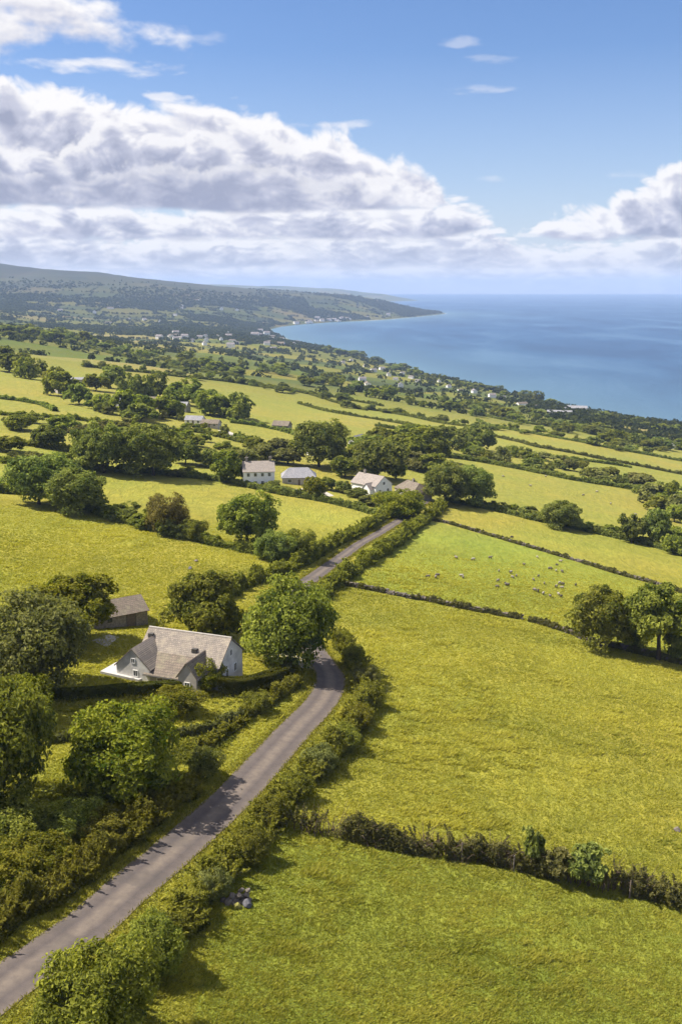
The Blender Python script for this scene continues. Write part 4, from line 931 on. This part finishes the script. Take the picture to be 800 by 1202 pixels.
belt('bush in the dark thicket over the upper right pasture', 'bushes above the right pasture', [(545, 534), (600, 538), (660, 550), (720, 565), (790, 584)], 28, (16, 28), (8, 14), 6, DK + ['leaf_olive'], 'bush', 'bush', seed=10)
belt('bush of the scrubby corner past the upper right pasture', 'bushes of the right corner', [(762, 596), (780, 600), (800, 612)], 6, (22, 34), (16, 24), 8, DK + ['leaf_olive'], 'bush', 'bush', seed=11)
belt('bush dotted along the golden field hedges', 'bushes along the golden fields', [(400, 477), (470, 487), (525, 497), (560, 503), (635, 510), (700, 523), (764, 534)], 26, (8, 16), (5, 8), 2, DK, 'bush', 'bush', seed=12)
belt('low bush on the hedge dividing the right hand pastures', 'bushes of the right pasture hedge', [(560, 594), (600, 602), (640, 612), (690, 624), (725, 632)], 14, (12, 22), (8, 13), 2, DK, 'bush', 'bush', seed=13)
belt('bush on the hedge between the left hand pastures', 'bushes of the left pasture hedge', [(110, 602), (150, 614), (210, 630), (250, 640)], 9, (18, 28), (12, 18), 2, DK, 'bush', 'bush', seed=14)
belt('pale bush at the hedge foot among the hillside trees', 'bushes under the hillside oaks', [(0, 540), (60, 548), (110, 552), (160, 556), (230, 558)], 12, (14, 22), (8, 12), 3, ['leaf_green', 'leaf_olive'], 'bush', 'bush', seed=15)

# far woodland: the countless hedgerow trees and copses between the brow and the hills
def far_woods():
    rg = np.random.default_rng(99); n = 900000
    yy = np.exp(rg.uniform(math.log(820), math.log(7600), n)); tt = rg.uniform(-0.62, 0.6, n); xx = tt * yy
    xx += 0
    sd = coast_d(xx, yy); h, e = far_cells(xx, yy); z = H(xx, yy); mo = moor(xx, yy, z); wd = wood_density(xx, yy)
    dens = np.where(e < 6.5, 0.9, 0.0) + np.where(wd > 0.53 - 0.05 * sstep(2500, 4500, yy), 0.6, 0.0) + np.where((wd > 0.46) & (yy < 2300), 0.06, 0)
    # equal odds per square metre of ground
    per = dens * (yy / 7600) ** 2 * 2.6
    keep = (sd > 14) & (rg.random(n) > mo * 1.25) & (rg.random(n) < np.clip(per, 0, 1))
    xx, yy, z = xx[keep], yy[keep], z[keep]; n = len(xx); print('far clumps', n)
    s = rg.uniform(3.5, 8, n) * (0.75 + yy / 9000); m = 9
    C = np.stack([xx, yy, z + s * 0.42], 1)[:, None] + rand_dir(n * m, rg).reshape(n, m, 3) * s[:, None, None] * np.array([0.72, 0.72, 0.5]) * rg.uniform(0.6, 1.05, (n, m, 1))
    Nn = (C - np.stack([xx, yy, z], 1)[:, None]).reshape(-1, 3) + rg.normal(size=(n * m, 3)) * 1.5
    mb = MB(); mb.leaves(C.reshape(-1, 3), Nn, np.repeat(s, m) * rg.uniform(0.45, 0.75, n * m), np.clip(np.repeat(rg.normal(0.45, 0.2, n), m) + rg.normal(0, 0.12, n * m), 0, 1), 1.3, rg=rg)
    o = link('far_woodland', mb.mesh('far_woodland'), M['leaf_far']); tag(o, 'dark hedgerow trees and copses over the far lowland', 'woodland', kind='stuff')
far_woods()

# rough growth on the banks between hedge, garden and road
def undergrowth():
    rg = np.random.default_rng(5); C = []; S = []; T = []
    polys = [([(0, 1085), (0, 985), (60, 960), (150, 930), (235, 905), (230, 925), (165, 970), (95, 1025), (45, 1060)], 9000, 0.5),
             ([(60, 950), (90, 870), (150, 862), (240, 860), (290, 850), (262, 880), (230, 912), (150, 940)], 2600, 0.24),
             ([(40, 860), (60, 812), (250, 815), (330, 812), (300, 840), (200, 858)], 400, 0.16)]
    for pp, n, hh in polys:
        W = np.array([at(*p)[:2] for p in pp]); lo, hi = W.min(0), W.max(0)
        q = rg.uniform(lo, hi, (n * 3, 2)); q = q[inside(q[:, 0], q[:, 1], W)][:n]
        q = q[fbm(q[:, 0] / 2.2, q[:, 1] / 2.2, 3) > 0.36]; q = q[seg_d(q[:, 0], q[:, 1], ROAD[::3], False)[0] > 4.6]; k = 7
        c = np.repeat(q, k, 0) + rg.normal(0, 0.16, (len(q) * k, 2)); lump = np.repeat(fbm(q[:, 0] / 1.6 + 7, q[:, 1] / 1.6, 2), k)
        z = H(c[:, 0], c[:, 1]) + rg.random(len(c)) * hh * (0.4 + 1.8 * lump)
        C.append(np.column_stack([c, z])); S.append(rg.uniform(0.10, 0.24, len(c))); T.append(np.clip(lump * 1.1 + rg.normal(0, 0.18, len(c)), 0, 1))
    C = np.concatenate(C); mb = MB(); mb.leaves(C, rg.normal(size=C.shape) * 0.6 + np.array([0, 0, 0.8]), np.concatenate(S), np.concatenate(T), 2.0, rg=rg)
    o = link('undergrowth', mb.mesh('undergrowth'), M['leaf_hedge']); tag(o, 'rough ferns and weeds covering the bank between garden and road', 'undergrowth', kind='stuff')
undergrowth()

# long grass in the near fields and on the verges
HBL = gline(HB, 1.0)
def grass():
    rg = np.random.default_rng(8)
    n = 640000; yy = 40 + 210 * rg.random(n) ** 1.7; xx = rg.uniform(-0.44, 0.44, n) * (yy + 14)
    dr, _ = seg_d(xx, yy, ROAD[::4], False); clump = fbm(xx / 1.6, yy / 0.9, 3); big = fbm(xx / 9 + 40, yy / 9, 3)
    keep = (dr > 2.7) & (coast_d(xx, yy) > 20)
    xx, yy, clump, big = xx[keep], yy[keep], clump[keep], big[keep]; n = len(xx); b = 3
    tus = sstep(0.47, 0.60, fbm(xx / 2.6 + 11, yy / 1.5 + 5, 3)) * sstep(0.35, 0.5, fbm(xx / 14, yy / 10 + 3, 2))
    hgt = (1 - sstep(185, 248, yy)) * ((0.10 + 0.40 * np.clip(clump - 0.36, 0, 1)) * (0.6 + 0.8 * big) + 0.26 * tus)
    cx = np.repeat(xx, b) + rg.normal(0, 0.10, n * b); cy = np.repeat(yy, b) + rg.normal(0, 0.10, n * b); hh = np.repeat(hgt, b) * rg.uniform(0.6, 1.3, n * b)
    z = H(cx, cy); th = rg.uniform(0, 2 * np.pi, n * b); wd = 0.022 + 0.0005 * cy
    lean = np.column_stack([0.7 + rg.normal(0, 0.6, n * b), -0.25 + rg.normal(0, 0.6, n * b)]) * hh[:, None] * 0.8
    px, py = np.cos(th) * wd, np.sin(th) * wd
    V = np.empty((n * b, 3, 3)); V[:, 0] = np.column_stack([cx - px, cy - py, z - 0.02]); V[:, 1] = np.column_stack([cx + px, cy + py, z - 0.02]); V[:, 2] = np.column_stack([cx + lean[:, 0], cy + lean[:, 1], z + hh])
    low = (yy < np.interp(xx, HBL[:, 0], HBL[:, 1])) & (xx > HBL[0, 0] - 3)
    T = np.clip(0.02 - 0.20 * np.repeat(low, b) + 0.22 * np.repeat(tus, b) + 0.6 * np.repeat(fbm(xx / 24 + 60, yy / 15, 3) - 0.44, b) + 0.75 * np.repeat(big, b) + 0.5 * np.repeat(clump, b) + rg.normal(0, 0.14, n * b), 0, 1)
    me = np_mesh('grass', V.reshape(-1, 3), np.arange(n * b * 3).reshape(-1, 3), False, {'tint': np.repeat(T, 3)})
    tag(link('grass', me, M['grass_blade']), 'long yellow green pasture grass of the nearer fields', 'grass', kind='stuff')
    # verges
    n = 60000; i = rg.integers(0, len(ROAD) - 1, n); side = rg.choice((-1, 1), n); d = np.gradient(ROAD, axis=0); d /= np.linalg.norm(d, axis=1)[:, None]
    o = side * (RW[i] - 0.15 + np.abs(rg.normal(0, 0.45, n))); c = ROAD[i] + np.stack([d[i, 1], -d[i, 0]], 1) * o[:, None] + rg.normal(0, 0.3, (n, 2))
    dd, _ = seg_d(c[:, 0], c[:, 1], ROAD[::2], False); c = c[dd > RW[i] - 0.2 + 0.25 * (fbm(c[:, 0], c[:, 1], 2) - .37)]; n = len(c)
    z = H(c[:, 0], c[:, 1]); hh = rg.uniform(0.08, 0.32, n); th = rg.uniform(0, 6.28, n); V = np.empty((n, 3, 3)); e = np.column_stack([np.cos(th), np.sin(th)]) * 0.05
    V[:, 0] = np.column_stack([c - e, z - .02]); V[:, 1] = np.column_stack([c + e, z - .02]); V[:, 2] = np.column_stack([c + rg.normal(0, 0.12, (n, 2)), z + hh])
    me = np_mesh('verge_grass', V.reshape(-1, 3), np.arange(n * 3).reshape(-1, 3), False, {'tint': np.repeat(rg.random(n), 3)})
    tag(link('verge_grass', me, M['verge_blade']), 'dry pale grass growing along both edges of the road', 'grass', kind='stuff')
grass()

# ------------------------------------------------------------------ sheep, stones and posts
def make_sheep(seed, graze):
    bm = bmesh.new()
    def ell(c, s):
        r = bmesh.ops.create_uvsphere(bm, u_segments=14, v_segments=9, radius=1.0); 
        for v in r['verts']: v.co = Vector((v.co.x * s[0] + c[0], v.co.y * s[1] + c[1], v.co.z * s[2] + c[2]))
    def leg(x, y):
        r = bmesh.ops.create_cone(bm, cap_ends=True, segments=8, radius1=0.045, radius2=0.075, depth=0.5)
        for v in r['verts']: v.co += Vector((x, y, 0.24))
    ell((0, 0, 0.62), (0.55, 0.29, 0.27)); ell((-0.3, 0, 0.62), (0.28, 0.28, 0.27)); ell((0.3, 0, 0.64), (0.26, 0.25, 0.26))
    hz = 0.28 if graze else 0.86
    for k in range(4): t = k / 3; ell((0.45 + 0.2 * t, 0, 0.68 + (hz - 0.68) * t), (0.13 - .02 * t, 0.11 - .02 * t, 0.13 - .02 * t))
    ell((0.76, 0, hz - 0.03), (0.15, 0.075, 0.085))
    for s in (-1, 1): ell((0.66, s * 0.13, hz + 0.05), (0.035, 0.075, 0.03)); leg(0.3, s * 0.15); leg(-0.36, s * 0.15)
    ell((-0.6, 0, 0.6), (0.06, 0.05, 0.13))
    me = bpy.data.meshes.new('sheep_raw'); bm.to_mesh(me); bm.free(); o = bpy.data.objects.new('sheep_raw', me); COL.objects.link(o)
    md = o.modifiers.new('r', 'REMESH'); md.mode = 'VOXEL'; md.voxel_size = 0.032
    dg = bpy.context.evaluated_depsgraph_get(); m2 = bpy.data.meshes.new_from_object(o.evaluated_get(dg)); bpy.data.objects.remove(o)
    m2.name = 'sheep_body'; m2.materials.clear(); m2.materials.append(M['sheep']); m2.polygons.foreach_set('use_smooth', [True] * len(m2.polygons)); return m2
SH = [make_sheep(1, True), make_sheep(2, True), make_sheep(3, False)]
sheep_px = [(535, 656), (555, 658), (575, 656), (502, 678), (511, 679), (513, 677), (541, 677), (543, 679), (583, 690), (584, 683), (593, 687), (595, 688), (645, 669), (652, 671), (659, 672), (656, 686), (660, 687), (659, 691), (652, 690), (627, 694), (631, 695), (637, 698), (645, 701), (655, 699), (658, 701), (675, 688), (600, 632), (630, 655)]
sheep_px += [(560 + random.uniform(0, 100), 668 + random.uniform(-9, 20)) for _ in range(10)]
for i, p in enumerate(sheep_px):
    o = bpy.data.objects.new('sheep', random.choice(SH)); COL.objects.link(o); o.location = at(*p); o.rotation_euler[2] = random.uniform(0, 6.28); s = random.uniform(0.62, 0.85); o.scale = (s, s, s)
    tag(o, 'sheep grazing with the flock in the walled right hand pasture', 'sheep', 'sheep of the walled pasture')
for i, p in enumerate([(716, 592), (684, 582), (745, 605), (700, 578), (640, 560), (590, 560), (622, 571)]):
    o = bpy.data.objects.new('sheep', random.choice(SH)); COL.objects.link(o); o.location = at(*p); o.rotation_euler[2] = random.uniform(0, 6.28); o.scale = (0.85,) * 3
    tag(o, 'sheep scattered over the upper right pasture under the dark hedge', 'sheep', 'sheep of the upper pasture')
def stone(label, px, py, size, mat, seed, group=None, dz=0.0, world=None):
    rg = random.Random(seed); bm = bmesh.new(); bmesh.ops.create_icosphere(bm, subdivisions=3, radius=1.0)
    cuts = [(Vector((rg.gauss(0, 1), rg.gauss(0, 1), rg.gauss(0, 1))).normalized(), rg.uniform(0.5, 0.8)) for _ in range(9)]
    for v in bm.verts:
        for n, d in cuts:
            e = v.co.dot(n) - d
            if e > 0: v.co -= n * e * 0.92
        v.co = Vector((v.co.x * size[0], v.co.y * size[1], v.co.z * size[2]))
    me = bpy.data.meshes.new('stone'); bm.to_mesh(me); bm.free(); p = at(px, py) if world is None else world
    o = link('stone', me, M[mat], None, (p[0], p[1], p[2] + size[2] * 0.45 + dz)); o.rotation_euler = (rg.uniform(-.3, .3), rg.uniform(-.3, .3), rg.uniform(0, 6)); return tag(o, label, 'stone', group)
i = 0
pc = at(280, 1062)
for (dx, dy, dz, s) in ((-0.9, 0.1, 0, .5), (-0.35, 0.3, 0, .55), (0.25, 0.4, 0, .5), (0.75, 0.7, 0, .45), (-0.6, 0.35, .42, .42), (0.0, 0.5, .45, .46), (0.5, 0.75, .4, .42), (0.15, 0.8, .8, .36), (0.7, 1.0, .75, .36), (-1.3, 0.3, 0, .4)):
    x, y = pc.x + dx, pc.y + dy; i += 1
    stone('brown field stone tumbled in the heap beside the roadside hedge', 0, 0, (s, s * 0.8, s * 0.6), 'stone', 300 + i, 'stones of the tumbled heap', dz, (x, y, Hs(x, y)))
for (dx, dy, s, m, lb) in ((0.75, -0.05, .55, 'slate_stone', 'blue grey boulder at the foot of the stone heap'), (-0.05, -0.3, .45, 'lichen_stone', 'stone covered in yellow lichen at the foot of the heap')):
    x, y = pc.x + dx, pc.y + dy; stone(lb, 0, 0, (s, s * .7, s * .7), m, 400 + int(s * 100), None, 0, (x, y, Hs(x, y)))
for j, (px, py, s, lb) in enumerate(((230, 659, .55, 'grey boulder lying farther up the left hand pasture'), (223, 668, .6, 'dark boulder lying lower in the left hand pasture'), (794, 975, .5, 'pale boulder at the edge of the big meadow above the hedgerow'), (243, 1030, .5, 'pale stone showing through the roadside hedge'))):
    stone(lb, px, py, (s, s * .8, s * .6), 'stone' if j != 1 else 'slate_stone', 500 + j)
def post(px, py, h, label):
    p = at(px, py); b = MB(); b.tube([(0, 0, -0.3), (0.02, 0.01, h * .5), (0.05, 0.0, h)], [0.085, 0.08, 0.07], 8); b.tube([(0.05, 0, h), (0.052, 0, h + .03)], [0.07, 0.02], 8)
    tag(link('fence_post', b.mesh('fence_post'), M['timber'] if px != 602 else M['stone'], None, p), label, 'post')
post(602, 1023, 1.7, 'pale weathered post standing in the gap of the bare hedgerow')
post(541, 1012, 2.1, 'dark leaning post in the middle of the bare hedgerow')
post(738, 1054, 1.8, 'stout dark post towards the far end of the bare hedgerow')

# ------------------------------------------------------------------ sky, clouds, sun, haze, camera
SUN_AZ = math.atan2(-0.96, 0.12)          # clockwise from +Y; the sun stands to the left, a little ahead of the camera
SUN_EL = R(53)
CL_AZ, CL_E0, CL_E1, CL_W, CL_H = 0.52, -0.012, 0.275, 1500, 430
def cloud_image():
    """numpy cloud field over azimuth x elevation: straight colour + cover, lit from the upper left"""
    az = np.linspace(-CL_AZ, CL_AZ, CL_W)[None, :]; el = np.linspace(CL_E0, CL_E1, CL_H)[:, None]
    px = (400 + F * math.cos(PITCH) * np.tan(az)) + el * 0; py = (601 - F * np.tan(el + PITCH)) + az * 0
    rg = np.random.default_rng(12); G = rg.normal(size=(256, 256, 2)); G /= np.linalg.norm(G, axis=2)[..., None]
    def grad(x, y):
        xi = np.floor(x).astype(int); yi = np.floor(y).astype(int); fx = x - xi; fy = y - yi
        sx = fx ** 3 * (fx * (fx * 6 - 15) + 10); sy = fy ** 3 * (fy * (fy * 6 - 15) + 10)
        def d(i, j): g = G[(xi + i) & 255, (yi + j) & 255]; return g[..., 0] * (fx - i) + g[..., 1] * (fy - j)
        return ((d(0, 0) * (1 - sx) + d(1, 0) * sx) * (1 - sy) + (d(0, 1) * (1 - sx) + d(1, 1) * sx) * sy) * 1.5
    def fb(x, y, o, rough=0.5, billow=False):
        s = 0; a = 1.0; t = 0
        for i in range(o):
            n = grad(x + 31.7 * i, y + 11.3 * i); s = s + a * ((np.abs(n) * 2 - 0.55) if billow else n); t += a; x = x * 2.07; y = y * 2.07; a *= rough
        return s / t
    col = np.zeros((CL_H, CL_W, 3)); alp = np.zeros((CL_H, CL_W))
    dx_ = CL_W / (2 * CL_AZ) / F; dy_ = CL_H / (CL_E1 - CL_E0) / F     # texels per photo pixel
    def shift(a, sx, sy):                                             # value found sx, sy photo pixels away (sy up)
        ix = int(round(sx * dx_)); iy = int(round(sy * dy_)); b = np.roll(a, (-iy, -ix), (0, 1))
        if iy > 0: b[-iy:] = 0
        return b
    def over(c, a):
        nonlocal col, alp
        na = a + alp * (1 - a); col = (c * a[..., None] + col * (alp * (1 - a))[..., None]) / np.maximum(na, 1e-6)[..., None]; alp = na
    def light(D, k, dark, mid, lite, base=0.0, fade=None):
        rel = np.clip((D - shift(D, -3, 4)) * 0.24 + (D - shift(D, -7, 9)) * 0.16, -0.28, 0.34)
        tau = 0; last = 0
        for r in (3,): D = (D + shift(D, r, 0) + shift(D, -r, 0) + shift(D, r * .5, r * .6) + shift(D, -r * .5, -r * .6)) / 5
        for s in (2, 4, 6, 9, 12, 16, 20, 25, 31, 38, 46):
            tau = tau + np.clip(shift(D, -s * 0.55, s * 0.85), 0, 1.2) * (s - last); last = s
        T = np.exp(-k * tau); T = np.clip(T + base + rel, 0, 1)[..., None]
        c = np.where(T < 0.5, dark + (mid - dark) * (T * 2), mid + (lite - mid) * (T * 2 - 1)); return c
    DK, MD, LT = np.array([0.38, 0.41, 0.545]), np.array([0.63, 0.645, 0.765]), np.array([1.03, 1.01, 1.015])
    def bank(top_prof, sc, soft, amp, k, cover, seed, bottom=None, rag=0.6, ysq=1.5, dk=None):
        tp = np.interp(px, [p[0] for p in top_prof], [p[1] for p in top_prof])
        x = px / sc + seed; y = py * ysq / sc + seed * 1.7
        wx = fb(x * 0.6, y * 0.6, 2) * 0.5
        n = fb(x + wx, y + wx, 7, 0.57, True) * 1.6 + fb(x * 0.45 + 9, y * 0.45, 3) * 0.9
        D = (py - tp) / soft + amp * n
        if bottom is not None:
            bt = np.interp(px, [p[0] for p in bottom], [p[1] for p in bottom])
            D = np.minimum(D, (bt - py) / (soft * rag) + amp * 0.8 * fb(px / sc / 1.2 + seed, py * 4 / sc, 4, 0.55))
        a = np.clip(D * 1.05, 0, 1); a = a * a * (3 - 2 * a) * cover
        str_ = fb(px / 190 + seed, py / 26 + seed, 4, 0.5)
        Dl = np.clip(np.clip(D, 0, 1) * (0.42 + 1.15 * n + 0.75 * fb(x * 1.6 + 4, y * 1.6, 6, 0.6)), 0, 1.4)
        dp = np.clip((py - tp) / 75.0, 0, 1)
        if dk: dp = np.maximum(dp, 1.15 * np.clip((py - dk[0]) / (dk[1] - dk[0]), 0, 1) * np.clip((430 - px) / 160, 0.35, 1))
        over(light(Dl, k * 2.6, DK, MD, LT, 0.30 * str_ + 0.22 - 0.50 * dp ** 1.5), a)
    # hazy low rows first (farthest), then the nearer banks over them
    bank([(-600, 300), (0, 296), (150, 290), (330, 296), (520, 300), (700, 296), (900, 300), (1400, 300)], 30, 12, 1.1, 0.030, 0.85, 3.1, ysq=3.4)
    bank([(-600, 262), (-60, 268), (60, 258), (160, 270), (260, 262), (340, 268), (420, 254), (500, 262), (560, 268), (640, 284), (720, 276), (800, 268), (1400, 262)], 40, 13, 1.1, 0.026, 0.9, 7.7, bottom=[(-600, 318), (1400, 318)], ysq=2.4)
    bank([(-600, 226), (-60, 236), (30, 240), (90, 228), (150, 238), (220, 246), (300, 232), (370, 222), (430, 224), (480, 232), (530, 232), (556, 240), (575, 262), (600, 300), (1400, 320)], 52, 15, 0.8, 0.020, 0.95, 2.2, bottom=[(-600, 290), (500, 284), (580, 270), (600, 200), (1400, 200)], ysq=2.0)
    bank([(-600, 110), (-60, 96), (0, 97), (50, 94), (105, 101), (150, 119), (205, 122), (265, 119), (310, 123), (350, 140), (405, 148), (420, 168), (460, 184), (500, 205), (515, 232), (535, 262), (560, 330), (1400, 420)], 74, 17, 0.95, 0.017, 1.0, 5.3, bottom=[(-600, 254), (0, 252), (150, 248), (280, 256), (400, 250), (500, 246), (560, 240), (1400, 200)], ysq=1.25, dk=(168, 222))
    bank([(-600, 160), (-60, 150), (0, 158), (40, 168), (95, 182), (120, 160), (140, 140), (165, 136), (195, 150), (215, 158), (250, 148), (300, 140), (350, 158), (390, 178), (420, 190), (470, 205), (510, 226), (560, 330), (1400, 420)], 46, 11, 0.95, 0.024, 0.85, 9.1, bottom=[(-600, 246), (0, 244), (150, 240), (280, 248), (400, 244), (500, 244), (560, 240), (1400, 200)], ysq=1.3, dk=(168, 222))
    bank([(-600, 205), (-60, 196), (20, 204), (90, 214), (150, 198), (200, 184), (250, 196), (300, 188), (350, 200), (400, 204), (450, 214), (500, 230), (560, 330), (1400, 420)], 40, 11, 0.9, 0.022, 0.55, 4.4, bottom=[(-600, 252), (0, 250), (150, 246), (280, 254), (400, 250), (500, 246), (560, 240), (1400, 200)], ysq=1.5, dk=(168, 222))
    bank([(-600, 420), (560, 330), (590, 282), (612, 262), (650, 246), (690, 240), (720, 226), (745, 200), (775, 186), (800, 184), (860, 176), (1000, 160), (1400, 170)], 46, 13, 1.0, 0.022, 0.97, 8.4, bottom=[(-600, 200), (560, 276), (640, 286), (1400, 282)], ysq=1.4)
    # the separate clouds and wisps high up
    for (cx, cy, rx, ry, g, sc, ys) in ((70, 40, 150, 44, 1.0, 70, 1.7), (150, 84, 92, 12, 0.8, 60, 3.2), (-30, 5, 110, 60, 0.9, 70, 1.6), (262, 48, 26, 9, 0.3, 34, 2.5), (536, 50, 32, 9, 0.38, 30, 2.5), (556, 72, 36, 6, 0.25, 30, 4), (548, 107, 44, 6, 0.36, 30, 4), (563, 212, 20, 5, 0.3, 26, 3), (720, 212, 36, 6, 0.3, 26, 4), (215, 117, 36, 10, 0.7, 34, 2.5), (395, 146, 44, 7, 0.6, 34, 3.5)):
        r2 = ((px - cx) / rx) ** 2 + ((py - cy) / ry) ** 2
        n = fb(px / sc + cx, py * ys / sc + cy, 7, 0.55) * 1.5 + fb(px / sc * 0.5, py * ys / sc * .5 + cx, 2)
        D = np.clip((0.85 - r2) + 1.0 * n, 0, 1.2) * (r2 < 4); a = np.clip(D * (0.95 if g > 0.6 else 0.6), 0, 1); a = a * a * (3 - 2 * a) * g; D = D * np.clip(0.5 + 1.2 * n, 0, 1.3)
        over(light(D, 0.03, DK * 0.3 + MD * 0.7, MD * 0.6 + LT * 0.4, LT, 0.15), a)
    # thin bright veil over the horizon
    v = np.clip(1 - np.abs(py - 330) / 60, 0, 1) ** 1.2 * 0.50 * (py < 400); v = np.maximum(v, (py >= 330) * 0.50) * (1 + 0.6 * fb(px / 150, py / 14, 4))
    over(np.broadcast_to(np.array([0.80, 0.83, 0.92]), col.shape), np.clip(v, 0, 1))
    return col, alp
def build_world():
    w = bpy.data.worlds.new('World'); scene.world = w; w.use_nodes = True; w.cycles.sampling_method = 'MANUAL'; w.cycles.sample_map_resolution = 512; nt = w.node_tree; nt.nodes.clear()
    out = nt.nodes.new('ShaderNodeOutputWorld'); bg = nt.nodes.new('ShaderNodeBackground'); bg.inputs[1].default_value = 0.1; ln(nt, bg.outputs[0], out.inputs[0])
    sky = nt.nodes.new('ShaderNodeTexSky'); sky.sky_type = 'NISHITA'; sky.sun_disc = False; sky.sun_elevation = SUN_EL; sky.sun_rotation = SUN_AZ
    sky.altitude = 100; sky.air_density = 1.0; sky.dust_density = 0.6; sky.ozone_density = 2.0
    hs = nt.nodes.new('ShaderNodeHueSaturation'); hs.inputs['Saturation'].default_value = 1.12; hs.inputs['Value'].default_value = SKYV; ln(nt, mixc(nt, 1.0, sky.outputs[0], (0.84, 0.86, 1.0), 'MULTIPLY'), hs.inputs['Color'])
    co = nt.nodes.new('ShaderNodeTexCoord').outputs['Generated']
    sx = nt.nodes.new('ShaderNodeSeparateXYZ'); ln(nt, co, sx.inputs[0])
    az = mth(nt, 'ARCTAN2', sx.outputs[0], sx.outputs[1]); el = mth(nt, 'ARCSINE', sx.outputs[2])
    def A(px): return math.atan((px - 400) / F / math.cos(PITCH))
    def E(py): return math.atan((601 - py) / F) - PITCH
    def fac(v, lo, hi): return mth(nt, 'DIVIDE', mth(nt, 'SUBTRACT', v, lo), hi - lo, clamp=True)
    K = CLOUDK
    # the cloud field: computed in the script, kept as pixels in memory, looked up by azimuth and elevation
    ccol, calp = cloud_image()
    im = bpy.data.images.new('cloud_field', CL_W, CL_H, alpha=True, float_buffer=True); im.colorspace_settings.name = 'Non-Color'; im.alpha_mode = 'CHANNEL_PACKED'
    im.pixels.foreach_set(np.concatenate([ccol, calp[..., None]], 2).astype(np.float32).ravel()); im.update(); im.pack()
    ti = nt.nodes.new('ShaderNodeTexImage'); ti.image = im; ti.extension = 'MIRROR'; ti.interpolation = 'Cubic'
    cv = nt.nodes.new('ShaderNodeCombineXYZ'); ln(nt, mth(nt, 'MULTIPLY_ADD', az, 0.5 / CL_AZ, 0.5), cv.inputs[0])
    ln(nt, mth(nt, 'DIVIDE', mth(nt, 'SUBTRACT', mth(nt, 'MAXIMUM', el, CL_E0 + 0.002), CL_E0), CL_E1 - CL_E0), cv.inputs[1]); ln(nt, cv.outputs[0], ti.inputs['Vector'])
    base = hs.outputs[0]
    hz = ramp(nt, fac(el, E(350), E(60)), [(0.0, 0.62), (0.5, 0.24), (1.0, 0.0)])       # air light low in the sky
    base = mixc(nt, hz, base, (0.70 * K, 0.79 * K, 0.97 * K))
    cover = mth(nt, 'MULTIPLY', ti.outputs['Alpha'], ramp(nt, fac(el, 0.25, 0.275), [(0.0, 1.0), (1.0, 0.0)]))
    c = mixc(nt, cover, base, mixc(nt, 1.0, ti.outputs['Color'], (K, K, K), 'MULTIPLY'))
    ov = mth(nt, 'MULTIPLY', ramp(nt, noise(nt, co, 2.2, 3, 0.55), [(0.40, 0.0), (0.56, 0.9)]), fac(el, 0.27, 0.42))  # unseen cloud overhead, added to lift the ambient light
    c = mixc(nt, ov, c, (1.0 * K, 0.99 * K, 1.02 * K))
    ln(nt, c, bg.inputs[0])
EXPO = 1.4
SKYV = 0.54
CLOUDK = 3.75
build_world()
sl = bpy.data.lights.new('sun', 'SUN'); sl.energy = 4.1; sl.angle = R(0.55); sl.color = (1.0, 0.93, 0.80)
so_ = bpy.data.objects.new('sun', sl); COL.objects.link(so_)
sd_ = Vector((math.sin(SUN_AZ) * math.cos(SUN_EL), math.cos(SUN_AZ) * math.cos(SUN_EL), math.sin(SUN_EL)))
so_.rotation_euler = (-sd_).to_track_quat('-Z', 'Y').to_euler(); so_.location = (0, 0, 500)

m, nt, out = new_mat('haze'); pv = nt.nodes.new('ShaderNodeVolumePrincipled'); pv.inputs['Color'].default_value = (0.46, 0.63, 1.0, 1); pv.inputs['Density'].default_value = 6.5e-5; pv.inputs['Anisotropy'].default_value = 0.0
ln(nt, pv.outputs[0], out.inputs['Volume'])
hb = MB(); zt = 345.0; zb = -14.0; hb.box((0, 12200, (zt + zb) / 2), (90000, 26200, zt - zb))
tag(link('haze', hb.mesh('haze'), m), 'thin blue summer haze over the bay and the far hills', 'haze', kind='stuff')

cam = bpy.data.cameras.new('camera'); cam.sensor_fit = 'VERTICAL'; cam.angle = 2 * math.atan(601 / F); cam.clip_start = 0.5; cam.clip_end = 90000
co_ = bpy.data.objects.new('camera', cam); COL.objects.link(co_); co_.location = CAM; co_.rotation_euler = (math.pi / 2 - PITCH, 0, 0)
scene.camera = co_
scene.render.engine = 'CYCLES'; cy = scene.cycles
cy.use_denoising = True
try: cy.denoiser = 'OPENIMAGEDENOISE'
except Exception: pass
cy.max_bounces = 5; cy.diffuse_bounces = 3; cy.transmission_bounces = 3; cy.glossy_bounces = 2; cy.volume_bounces = 0; cy.transparent_max_bounces = 4
cy.use_adaptive_sampling = True; cy.adaptive_threshold = 0.02; cy.sample_clamp_indirect = 6
scene.view_settings.view_transform = 'Standard'; scene.view_settings.look = 'None'; scene.view_settings.exposure = EXPO; scene.view_settings.gamma = 1.0
